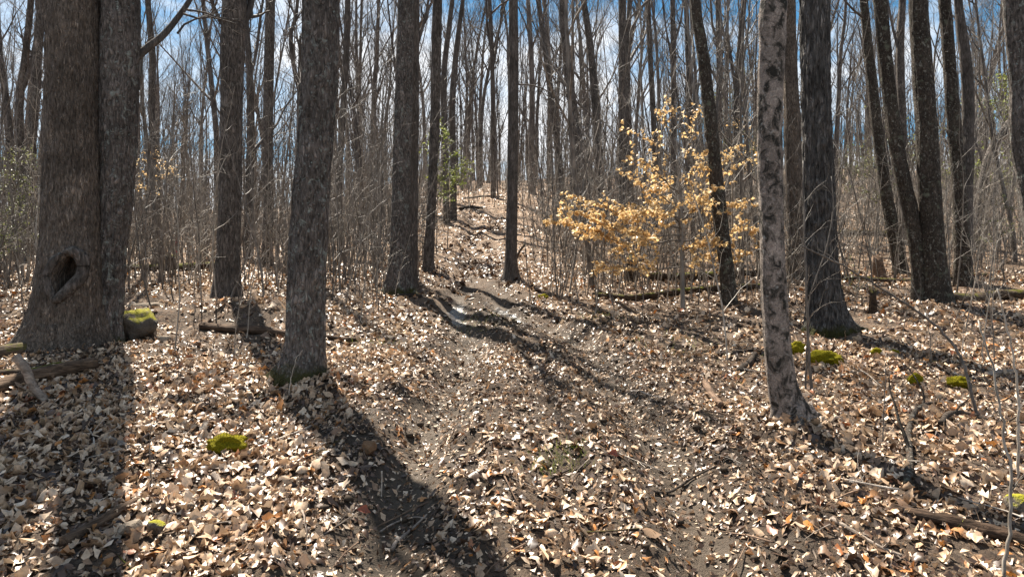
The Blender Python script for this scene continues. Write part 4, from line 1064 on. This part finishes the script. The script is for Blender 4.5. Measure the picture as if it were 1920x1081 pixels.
# ------------------------------------------------------------------ logs, sticks, stones, moss
def lying(name, label, pxs, diam, mat, cat, lift=.3, sides=12, taper=.75, rough=.12, branches=0, group=None, n=7, bias=None, free=None, seed=0):
    """a log or stick lying along ground pixels; free = heights above ground at each pixel"""
    rg = np.random.default_rng(int(pxs[0][0]*3+pxs[0][1])+seed)
    Q = []
    for k, (px, py) in enumerate(pxs):
        fr = free[k] if free else None
        x, y = px_ground(px, py) if fr is None else px_ground(*fr[:2])
        z = Hs(x, y)+diam*lift
        if fr is not None: x = (px-CX)/F_PX*y; z = CAMZ+(CY-py)/F_PX*y
        Q.append((x, y, z))
    Q = crom(np.array(Q), n)
    if not free: Q[:, 2] = np.maximum(Q[:, 2], H(Q[:, 0], Q[:, 1])+diam*lift*.6)
    m = len(Q); mid = Q.mean(0); dv = Q[-1]-Q[0]; a = math.atan2(dv[1], dv[0])
    c, s = math.cos(-a), math.sin(-a); q = Q-mid; q = np.stack([q[:, 0]*c-q[:, 1]*s, q[:, 0]*s+q[:, 1]*c, q[:, 2]], -1)
    R = np.linspace(1, taper, m)*diam/2
    th = np.linspace(0, 6.283, sides, endpoint=False)
    R2 = R[:, None]*(1+rough*(fbm(np.cos(th)[None]*1.8+0*q[:, :1], np.sin(th)[None]*1.8+0*q[:, :1], q[:, :1]/diam*.35+seed)+.5*rg.normal(0, 1, (m, sides))*.4))
    b = MB()
    ends = np.r_[0, 0, np.arange(m), m-1, m-1]; P2 = q[ends].copy(); RR2 = R2[ends].copy()
    tdir0 = (q[0]-q[1])/np.linalg.norm(q[0]-q[1]); tdir1 = (q[-1]-q[-2])/np.linalg.norm(q[-1]-q[-2])
    P2[1] += tdir0*diam*.10; P2[0] += tdir0*diam*.02; RR2[1] *= .82; RR2[0] *= .4
    P2[-2] += tdir1*diam*.10; P2[-1] += tdir1*diam*.02; RR2[-2] *= .82; RR2[-1] *= .4
    P2 = P2[1:-1]; RR2 = RR2[1:-1]
    b.tube(P2, RR2, sides)
    o = b.obj(name, WOOD[mat] if mat in WOOD else BARK[mat], None, mid); o.rotation_euler.z = a
    tag(o, label, cat, group)
    if branches:
        bb_ = MB(); ramify(bb_, q, R, 0, rg, dens=(branches, 2), lens=(.3, .4), rmin=.003, t0=.2, up=.05)
        bb_.obj('side_twigs', WOOD[mat] if mat in WOOD else BARK[mat], o)['kind'] = 'stuff'
    return o
# left foreground
lying('rotten_log', 'broken rotten log lying at the left edge below the twin tree', [(-60,760),(60,728),(178,706)], .17, 'rot', 'log', .35, 20, .9, .16, seed=2)
lying('rotten_log', 'dark rotten log with mossy top under the foot of the twin tree', [(-70,690),(0,680),(90,664)], .20, 'moss', 'log', .3, 18, .8, .16)
lying('rotten_log', 'thin rotten slab lying just behind the broken rotten log', [(-40,715),(60,706),(150,694)], .08, 'dark', 'log', .3, 12, .8, .2)
lying('broken_branch', 'pale weathered branch propped steeply over the broken rotten log', [(30,668),(48,690),(62,722),(84,752)], .085, 'pale', 'branch', .5, 14, .8, .25,
      free=[(84,752),(84,752),(84,752),(84,752)])
lying('split_plank', 'split wooden slab on the leaves at lower left', [(120,1040),(180,1000),(255,958)], .075, 'rot', 'wood', .4, 10, .7, .2)
lying('broken_stick', 'pale barkless stick left of the bright moss cushion', [(205,830),(230,838),(248,848)], .055, 'pale', 'stick', .4, 10, .85, .12)
lying('broken_stick', 'grey wood chip standing in the leaves below the moss cushion', [(402,902),(412,915),(424,928)], .05, 'pale', 'stick', .5, 8, .7, .2)
lying('rotten_log', 'crumbling rotten log behind the lichen trunk, left half', [(378,616),(440,622),(490,626),(536,628)], .115, 'dark2', 'log', .35, 18, .95, .22)
lying('rotten_log', 'crumbling rotten log end right of the lichen trunk', [(602,632),(640,634),(674,632)], .075, 'dark2', 'log', .35, 12, .7, .22)
lying('rotten_log', 'dark fallen log far left between the twin tree and straight trunk', [(225,516),(300,516),(350,515),(402,513)], .24, 'dark', 'log', .35, 12, .8, .2)
lying('broken_stick', 'brown stick right of the lichen trunk base', [(645,645),(655,658),(668,672)], .05, 'brown', 'stick', .4, 8, .8)
lying('broken_stick', 'dark sticks bundle piece lying at the foot of the stout flared trunk', [(745,556),(775,556),(815,557)], .09, 'black', 'stick', .3, 8, .6)
# centre and right
lying('fallen_log', 'long mossy fallen log in front of the golden beech', [(1112,556),(1180,560),(1260,554),(1340,547),(1425,540)], .13, 'dark', 'log', .35, 14, .85, .18)
lying('fallen_log', 'second fallen log behind the golden beech trunk', [(1210,526),(1280,522),(1350,520),(1425,516)], .19, 'dark', 'log', .35, 12, .85, .18)
lying('fallen_log', 'distant fallen log on the slope right of the furrowed oak', [(1560,446),(1620,444),(1680,446),(1715,446)], .20, 'dark', 'log', .35, 10, .85, .15)
lying('fallen_log', 'pale topped fallen log at the right edge beyond the speckled trunks', [(1785,572),(1830,566),(1880,560),(1960,566)], .20, 'moss', 'log', .4, 14, .9, .18)
lying('fallen_log', 'low fallen log crossing behind the speckled trunks', [(1580,520),(1650,522),(1720,522),(1860,516)], .14, 'dark', 'log', .35, 10, .85, .18)
lying('fallen_log', 'distant dark log across the trail near its crest', [(862,400),(882,398),(905,400)], .14, 'black', 'log', .4, 8, .6, .2)
lying('fallen_log', 'highest dark log across the trail just below the crest line', [(872,384),(905,383),(940,386)], .12, 'black', 'log', .3, 8, .8, .2)
lying('mossy_stick', 'moss-green stick leaning beside the lone trackside trunk', [(966,488),(975,470),(984,458)], .07, 'moss', 'stick', .4, 8, .7, free=[(966,505)]*3)
lying('broken_stick', 'short pale brown log piece lying right of the track', [(1322,712),(1335,735),(1352,760)], .075, 'brown', 'stick', .4, 12, .85)
lying('broken_stick', 'dark branch lying left of the pale trunk', [(1345,664),(1390,660),(1440,662)], .045, 'black', 'stick', .4, 8, .6, branches=3)
lying('broken_stick', 'short dark stub lying by the pale trunk', [(1385,692),(1402,680),(1416,668)], .085, 'black', 'stick', .4, 10, .7)
lying('broken_stick', 'curved dark stick across the right rut in the foreground', [(1215,920),(1255,908),(1300,890),(1345,884)], .026, 'black', 'stick', .6, 8, .5)
lying('broken_stick', 'dark stick in the middle of the track foreground', [(1010,925),(1040,905),(1070,890)], .022, 'black', 'stick', .5, 8, .6)
lying('forked_branch', 'bark-stripped crooked branch on the right with dark bands', [(1702,910),(1706,860),(1703,815),(1718,785),(1750,770),(1795,766)], .058, 'mottle', 'branch', .55, 14, .55, .15, branches=4)
lying('forked_branch', 'curved dark grey dead branch at the right edge', [(1765,812),(1780,792),(1820,790),(1870,800),(1940,806)], .055, 'black', 'branch', .7, 10, .6, .15, branches=4)
lying('rotten_log', 'dark rotten log half buried in leaves at lower right', [(1672,962),(1740,975),(1820,988),(1880,1000),(1960,1018)], .08, 'brown2', 'log', .25, 16, 1.1, .3)
lying('broken_stick', 'pale stick under the leaves at lower right, left of the rotten log', [(1560,975),(1600,1000),(1650,1022),(1690,1036)], .032, 'pale', 'stick', .6, 8, .6, branches=3)
lying('broken_stick', 'grey log piece at the right edge beyond the moss stones', [(1850,698),(1890,694),(1950,694)], .07, 'pale', 'stick', .4, 10, .9)
lying('broken_stick', 'thin fallen branch near the moss stones right of the pale trunk', [(1530,645),(1570,655),(1620,670)], .035, 'brown', 'stick', .6, 8, .5, branches=3)
lying('pale_root', 'pale curved root crossing the shaded left rut', [(735,1010),(745,995),(770,975),(800,962)], .028, 'pale', 'root', .6, 10, .4)
lying('pale_root', 'thin arching root right above the curved rut root', [(712,975),(740,960),(775,952),(800,968)], .014, 'pale', 'root', .9, 8, .6)
lying('white_twig', 'upright pale twig stuck in the shaded rut', [(716,882),(716,905),(715,930)], .012, 'white', 'twig', .4, 6, .6, free=[(715,930)]*3)

def stick_up(name, label, pts, w, mat, base, cat='sapling', d_off=None, tw=8, wend=.4):
    """a thin stem through screen points standing at the distance of its base pixel"""
    rg = np.random.default_rng(int(pts[0][0]+pts[-1][1]*5)); x, y, z = gpx(*base); o = np.array([x, y, z])
    root = empty(name, o); tag(root, label, cat)
    off = d_off or [0]*len(pts)
    q = np.array([[(a-CX)/F_PX*(y+f), y+f, CAMZ+(CY-b)/F_PX*(y+f)] for (a, b), f in zip(pts, off)])-o
    q[0, 2] = -.05; q = crom(q, 6); q[1:] += rg.normal(0, .004, (len(q)-1, 3))
    R = np.linspace(1, wend, len(q))*w/2
    b = MB(); b.tube(q, R, 8); b.obj('stem', BARK[mat] if mat in BARK else WOOD[mat], root)
    c = MB(); ramify(c, q, R, 0, rg, dens=(tw, 3), lens=(.2, .45), rmin=.0016, spread=.8, t0=.25, up=.05, sides=(4, 3), rk=.38)
    c.obj('twigs', BARK['thin'], root)['kind'] = 'stuff'
stick_up('arching_sapling', 'bent sapling arching over from the right towards the pale trunk', [(1835,782),(1815,710),(1790,650),(1740,598),(1660,545),(1580,498),(1500,458)], .032, 'thin', (1835,782), d_off=[0,.1,.2,.3,.3,.2,.1], tw=6)
stick_up('sapling_pair', 'slender sapling stem beside the pale trunk, with pale hooked twig', [(1522,722),(1516,640),(1512,540),(1508,430),(1506,300)], .034, 'thin', (1522,722), tw=9)
stick_up('sapling_pair', 'slimmer sapling stem twinned with the one beside the pale trunk', [(1510,722),(1514,640),(1518,560),(1545,480),(1562,400),(1560,330)], .022, 'thin', (1510,722), tw=7)
stick_up('near_sapling', 'near bare sapling with crooked stem at the lower right corner', [(1880,1075),(1892,1000),(1896,900),(1880,790),(1862,700),(1835,600)], .022, 'twig', (1880,1075), tw=9, d_off=[0,.05,.1,.15,.2,.3])
stick_up('near_sapling', 'thin bare sapling at the right edge behind the crooked one', [(1908,890),(1910,800),(1905,700),(1890,620),(1870,540)], .022, 'twig', (1908,890), tw=10)
stick_up('near_sapling', 'small upright sapling in the leaves right of the pale trunk foot', [(1655,830),(1657,780),(1660,720),(1662,660)], .012, 'thin', (1655,830), tw=3)
stick_up('near_sapling', 'thin seedling standing in leaves left of the bright moss cushion', [(283,905),(281,850),(284,790),(280,740)], .010, 'thin', (283,905), tw=5)
stick_up('near_sapling', 'seedling with forked top uphill of the bright moss cushion', [(332,720),(336,680),(330,640),(338,600)], .010, 'thin', (332,720), tw=5)
stick_up('near_sapling', 'leaning thin shoot in front of the lichen trunk', [(538,752),(545,715),(552,680),(566,655)], .011, 'twig', (538,752), tw=2)
stick_up('near_sapling', 'slender straight sapling beside the lone trackside trunk', [(995,565),(988,500),(982,420),(978,330)], .022, 'thin', (995,565), tw=8)
stick_up('near_sapling', 'tall thin sapling between the lone trunk and the golden beech', [(1045,558),(1040,480),(1037,400),(1035,300),(1030,220)], .03, 'thin', (1045,558), tw=12)
stick_up('near_sapling', 'thin stem curving up against the straight dark trunk', [(430,560),(450,515),(468,460),(474,380),(470,290)], .04, 'thin', (430,562), tw=7)
stick_up('dead_leaning_trunk', 'dead leaning trunk slanting up to the right edge', [(1828,360),(1850,310),(1880,250),(1905,215)], .26, 'dark', (1790,470), cat='tree', tw=3, wend=.9)
SEED = {1560: 'slender bare stem just right of the furrowed oak', 1600: 'second slender bare stem right of the furrowed oak', 1690: 'slender stem in the leaves left of the thickest speckled trunk',
        1745: 'slender stem in the leaves in front of the thickest speckled trunk', 1395: 'slender stem in front of the curved trunk, on its right', 1330: 'slender stem in front of the mossy log, left of the curved trunk',
        1205: 'slender stem in front of the mossy log left of the beech trunk', 1150: 'leftmost slender stem in front of the mossy log', 640: 'slender stem in the leaves right of the lichen trunk', 700: 'slender stem in the leaves left of the stout flared trunk'}
for (a, b, c, d_) in ((1560, 575, 1540, 500), (1600, 590, 1612, 500), (1690, 640, 1700, 545), (1745, 680, 1738, 590), (1395, 590, 1402, 500), (1330, 600, 1322, 520), (1205, 600, 1198, 520), (1150, 610, 1146, 540), (640, 600, 655, 480), (700, 590, 690, 470)):
    stick_up('seedling_stem', SEED[a], [(a, b), ((a+c)/2+3, (b+d_)/2), (c, d_)], .013, 'thin', (a, b), tw=4)

def rock_geo(seed, sx, sy, sz, sub=3, rough=.22, f=1.6, flat=0.):
    bm = bmesh.new(); bmesh.ops.create_icosphere(bm, subdivisions=sub, radius=1.)
    v = np.array([q.co[:] for q in bm.verts]); f3 = np.array([[x.index for x in q.verts] for q in bm.faces]); bm.free()
    r = 1+rough*fbm(v[:, 0]*f+seed, v[:, 1]*f, v[:, 2]*f+seed, 4)
    v = v*r[:, None]
    if flat:
        q = np.random.default_rng(int(seed*10)); nr = q.normal(0, 1, (11, 3)); nr[0] = (q.normal(0, .15), q.normal(0, .15), 1); nr /= np.linalg.norm(nr, axis=1)[:, None]
        for k in range(11):
            e = v@nr[k]-(.62+.22*q.random()); v = v-np.maximum(e, 0)[:, None]*nr[k][None]*.92
        v = v+.02*vnoise(v[:, 0]*9, v[:, 1]*9, v[:, 2]*9)[:, None]*v
    return v*np.array([sx, sy, sz]), f3
def rock(name, label, px, py, wpx, hpx, mat, depth=1., seed=1, cat='stone', group=None, rough=.22, sub=3, sink=.55, flat=1.):
    x, y, z = gpx(px, py); sx = wpx/F_PX*y/2; sz = hpx/F_PX*y/1.6
    v, f = rock_geo(seed, sx*1.15, sx*depth*1.15, sz*1.15, 4, rough*.7, flat=flat)
    b = MB(); b.add(v, f); o = b.obj(name, mat, None, (x, y+sx*depth*.4, z+sz*(sink+.15)+.012)); o.rotation_euler.z = seed*.7
    tag(o, label, cat, group); return o
rock('mossy_rock', 'large moss-topped rock beside the foot of the twin tree', 250, 636, 66, 50, M_ROCKM, .9, 3, 'rock', rough=.34, sub=4, flat=0.)
rock('flat_rock', 'pale flat rock behind the large moss-topped rock', 272, 583, 62, 12, M_ROCK, .8, 5, 'rock')
rock('leaning_stone', 'pale angular stone in the leaves below the moss-topped rock', 308, 648, 26, 14, M_ROCK, .7, 9)
rock('field_stone', 'left one of two brown stones in the foreground left', 240, 1022, 42, 22, M_ROCK, .8, 11)
rock('field_stone', 'right one of two brown stones in the foreground left', 291, 1022, 32, 24, M_ROCKM, .8, 13)
rock('field_stone', 'small tan stone above the two brown foreground stones', 355, 972, 16, 12, M_ROCK, .8, 15)
rock('brown_stone', 'rounded rust-brown stone on the edge of the left rut', 692, 858, 28, 22, M_ROCKB, .9, 17)
rock('field_stone', 'grey stone at the right edge behind the crooked sapling', 1912, 960, 40, 34, M_ROCKM, .9, 19)
def moss_cushion(label, px, py, wpx, hpx, seed, n=900):
    rg = np.random.default_rng(seed); x, y, z = gpx(px, py); sx = wpx/F_PX*y/2; sz = hpx/F_PX*y/1.5
    v, f = rock_geo(seed, sx, sx*.75, sz, 4, .28, 1.9)
    fine = 1+.05*vnoise(v[:, 0]*90, v[:, 1]*90, v[:, 2]*90); v = v*fine[:, None]
    root = empty('moss_cushion', (x, y+sx*.3, z+sz*.55+.015)); tag(root, label, 'moss')
    b = MB(); b.add(v, f); b.obj('cushion', M_MOSS, root)
    t = MB(); idx = rg.integers(len(v), size=n); p = v[idx]; p = p[p[:, 2] > -.2*sz]; nn = p/np.array([sx, sx*.75, sz])**2; nn /= np.linalg.norm(nn, axis=1)[:, None]
    m = len(p); s = rg.normal(0, 1, (m, 3)); s -= nn*(s*nn).sum(1)[:, None]; s /= np.linalg.norm(s, axis=1)[:, None]
    h = (.006+.008*rg.random(m))[:, None]; wv = .0022
    tri = np.stack([p-s*wv, p+s*wv, p+nn*h+rg.normal(0, .003, (m, 3))], 1).reshape(-1, 3)
    t.add(tri, np.arange(m*3).reshape(-1, 3)); tt = t.obj('moss_tufts', M_MOSS, root); tt['kind'] = 'stuff'
moss_cushion('bright yellow-green moss cushion among the leaves at lower left', 420, 842, 74, 30, 31, 1600)
moss_cushion('bright moss slab between the pale trunk and the oak root', 1550, 680, 62, 22, 33)
moss_cushion('moss clump tucked behind the twinned sapling stems', 1494, 660, 32, 20, 35, 500)
moss_cushion('moss-covered stone right of centre on the right-hand slope', 1802, 718, 40, 18, 37, 600)
moss_cushion('dark moss stone just left of the other right-hand moss stone', 1718, 712, 28, 16, 39, 400)
moss_cushion('small moss stone right of the oak root', 1645, 668, 20, 11, 41, 300)
moss_cushion('smallest moss stone further right of the oak root', 1678, 668, 16, 9, 43, 300)
moss_cushion('tiny mossy stub beside the trail right of the lone trunk', 1018, 556, 20, 8, 45, 300)
def stump(label, px, py, wpx, hpx, mat, seed):
    rg = np.random.default_rng(seed); x, y, z = gpx(px, py); r = wpx/F_PX*y/2; h = hpx/F_PX*y
    n = 10; P = np.stack([.15*r*np.sin(np.linspace(0, 3, n)), np.zeros(n), np.linspace(-.15, h, n)], -1); R = np.linspace(r*1.15, r*.7, n)
    b = MB(); th = np.linspace(0, 6.283, 20, endpoint=False)
    R2 = R[:, None]*(1+.2*fbm(np.cos(th)[None]*2+0*R[:, None], np.sin(th)[None]*2+0*R[:, None], P[:, 2:3]*3+seed)); b.tube(P, R2, 20)
    v = b.V[-1]; top = slice((n-1)*20, n*20); v[top, 2] += h*.35*rg.random(20); v[-1, 2] -= h*.15
    o = b.obj('stump', WOOD[mat], None, (x, y, z)); tag(o, label, 'stump')
stump('dark broken stump behind the golden beech, left of its trunk', 1182, 527, 28, 38, 'dark', 3)
stump('small dark stub standing in the leaves right of the oak', 1636, 588, 16, 34, 'dark', 4)
stump('brown broken stump on the slope left of the leaning speckled trunk', 1645, 512, 26, 34, 'brown', 5)
stump('dark root plate stub by the far left fallen log', 318, 516, 26, 26, 'dark', 6)
# ribbon tied on a sapling
x, y = px_ground(330, 528); z = Hs(x, y); root = empty('flagging_ribbon', (x, y, z)); tag(root, 'strip of pink flagging ribbon hanging on a thin sapling', 'ribbon')
b = MB(); zt = CAMZ+(CY-446)/F_PX*y-z; zb = CAMZ+(CY-472)/F_PX*y-z
k = np.linspace(0, 1, 9); q = np.stack([.012*np.sin(k*6)-.01+.02*k, .02*np.cos(k*5), zt+(zb-zt)*k], -1)
wv = np.stack([.016*np.cos(k*3), .016*np.sin(k*3), 0*k], -1); vv = np.vstack([q-wv, q+wv]); b.add(vv, None, [[i_, i_+1, 9+i_+1, 9+i_] for i_ in range(8)])
b.obj('ribbon', M_TAPE, root); b = MB(); b.tube(np.array([[-.012, .005, -.1], [-.005, .005, zt*.5], [-.01, .01, zt*1.05], [.03, 0, zt*1.6]]), [.010, .009, .008, .004], 6); b.obj('stem', BARK['thin'], root)

# ------------------------------------------------------------------ loose twigs on the floor, grass
srg = np.random.default_rng(88)
TW = []
for k in range(10):
    b = MB(); L = .25+.5*srg.random(); pp = branch_path((-L/2, 0, 0), (1, 0, 0), L, 6, .12, 0, srg); pp[:, 2] *= .35; rr = np.linspace(.0065, .002, 7); b.tube(pp, rr, 5)
    ramify(b, pp, rr, 0, srg, dens=(3,), lens=(.4,), rmin=.002, up=-.02, sides=(3,)); v = b.mesh('fallen_twig', WOOD[['brown', 'pale', 'dark', 'brown', 'white'][k % 5]]); TW.append(v)
TWS = []
while len(TWS) < 110:
    y = 3.9+7*srg.random()**1.2; x = (srg.random()*2-1)*.7*y
    if not keep_clear(np.array([x]), np.array([y]))[0]: continue
    TWS.append((x, y))
TWS.sort(key=lambda q: scr(*q)); WC = {}
for (x, y) in TWS:
    s_ = .6+.8*srg.random(); e = .1
    sl = (Hs(x, y+e)-Hs(x, y-e))/(2*e); az = srg.random()*6.28
    o = link('fallen_twig', TW[int(srg.integers(10))], None, (x, y, Hs(x, y)+.035), (math.atan(sl)*math.cos(az), -math.atan(sl)*math.sin(az), az), (s_,)*3)
    where = 'left of the track' if scr(x, y) < 760 else 'on the track' if scr(x, y) < 1300 else 'right of the track'
    WC[where] = WC.get(where, -1)+1
    tag(o, '%s dry twig from the left lying on leaf litter %s' % (ordinal(WC[where]), where), 'twig', 'fallen twigs %s' % where)
gb = MB()
for (px, py, n, sp) in ((1040, 880, 160, .10), (905, 598, 220, .35), (1130, 592, 200, .3), (1075, 860, 60, .08), (1290, 650, 160, .35), (1800, 985, 10, .02), (700, 640, 80, .2)):
    cx0, cy0 = px_ground(px, py); xx = cx0+srg.normal(0, sp, n); yy = cy0+srg.normal(0, sp, n); z0 = H(xx, yy)
    az = srg.random(n)*6.28; h = .03+.06*srg.random(n); ln = .03*srg.normal(0, 1, (n, 2))
    p = np.stack([xx, yy, z0-.005], -1); sd = np.stack([np.cos(az), np.sin(az), 0*az], -1)*.0028; tip = p+np.stack([ln[:, 0], ln[:, 1], h], -1)
    gb.add(np.stack([p-sd, p+sd, tip], 1).reshape(-1, 3), np.arange(n*3).reshape(-1, 3), None, np.repeat(srg.random(n), 3))
go = gb.obj('grass', M_GREEN, attr='rnd', smooth=False); tag(go, 'few tufts of fresh green grass along the track', 'grass', kind='stuff')

# churned soil thrown up along the ruts
ck = MB(); base = [rock_geo(k*3.1, 1, 1, .6, 1, .3) for k in range(6)]
x, y = area_pts(26000, 3.2, 14, srg, .5, .3)
dl = polydist(x, y, RL); dr = polydist(x, y, RR); dm = np.minimum(dl, dr)
pr = np.exp(-((dm-.46)/.2)**2)*sstep(-.1, .6, vnoise(x*1.3+8, y*1.3)+.5*vnoise(x*4, y*4))+.10*(dm < .4)
for (px, py, sp) in ((965, 652, .3), (850, 640, .22), (1170, 655, .3), (1130, 600, .25), (830, 700, .3), (1000, 850, .3), (1240, 690, .25)):
    q = px_ground(px, py); pr = np.maximum(pr, .9*np.exp(-((x-q[0])**2+(y-q[1])**2)/sp**2))
k = srg.random(len(x)) < pr*.32; x, y = x[k], y[k]; n = len(x); z = H(x, y); sz = .010+.032*srg.random(n)**2; az = srg.random(n)*6.28; pk = srg.integers(6, size=n)
for q in range(n):
    v, f = base[pk[q]]; c, e = math.cos(az[q])*sz[q], math.sin(az[q])*sz[q]
    ck.add(np.stack([v[:, 0]*c-v[:, 1]*e+x[q], v[:, 0]*e+v[:, 1]*c+y[q], v[:, 2]*sz[q]+z[q]+sz[q]*.3], -1), f)
def clod_mat():
    t = NT('soil_clod'); o = t.obj(); return t.out(t.mix(t.noise(o, 30, 4, .7), (.014,.010,.007), (.085,.060,.040)), .9, None, .2)
co = ck.obj('soil_clods', clod_mat(), smooth=False); tag(co, 'dark crumbs of churned soil along the wheel ruts', 'soil', kind='stuff')
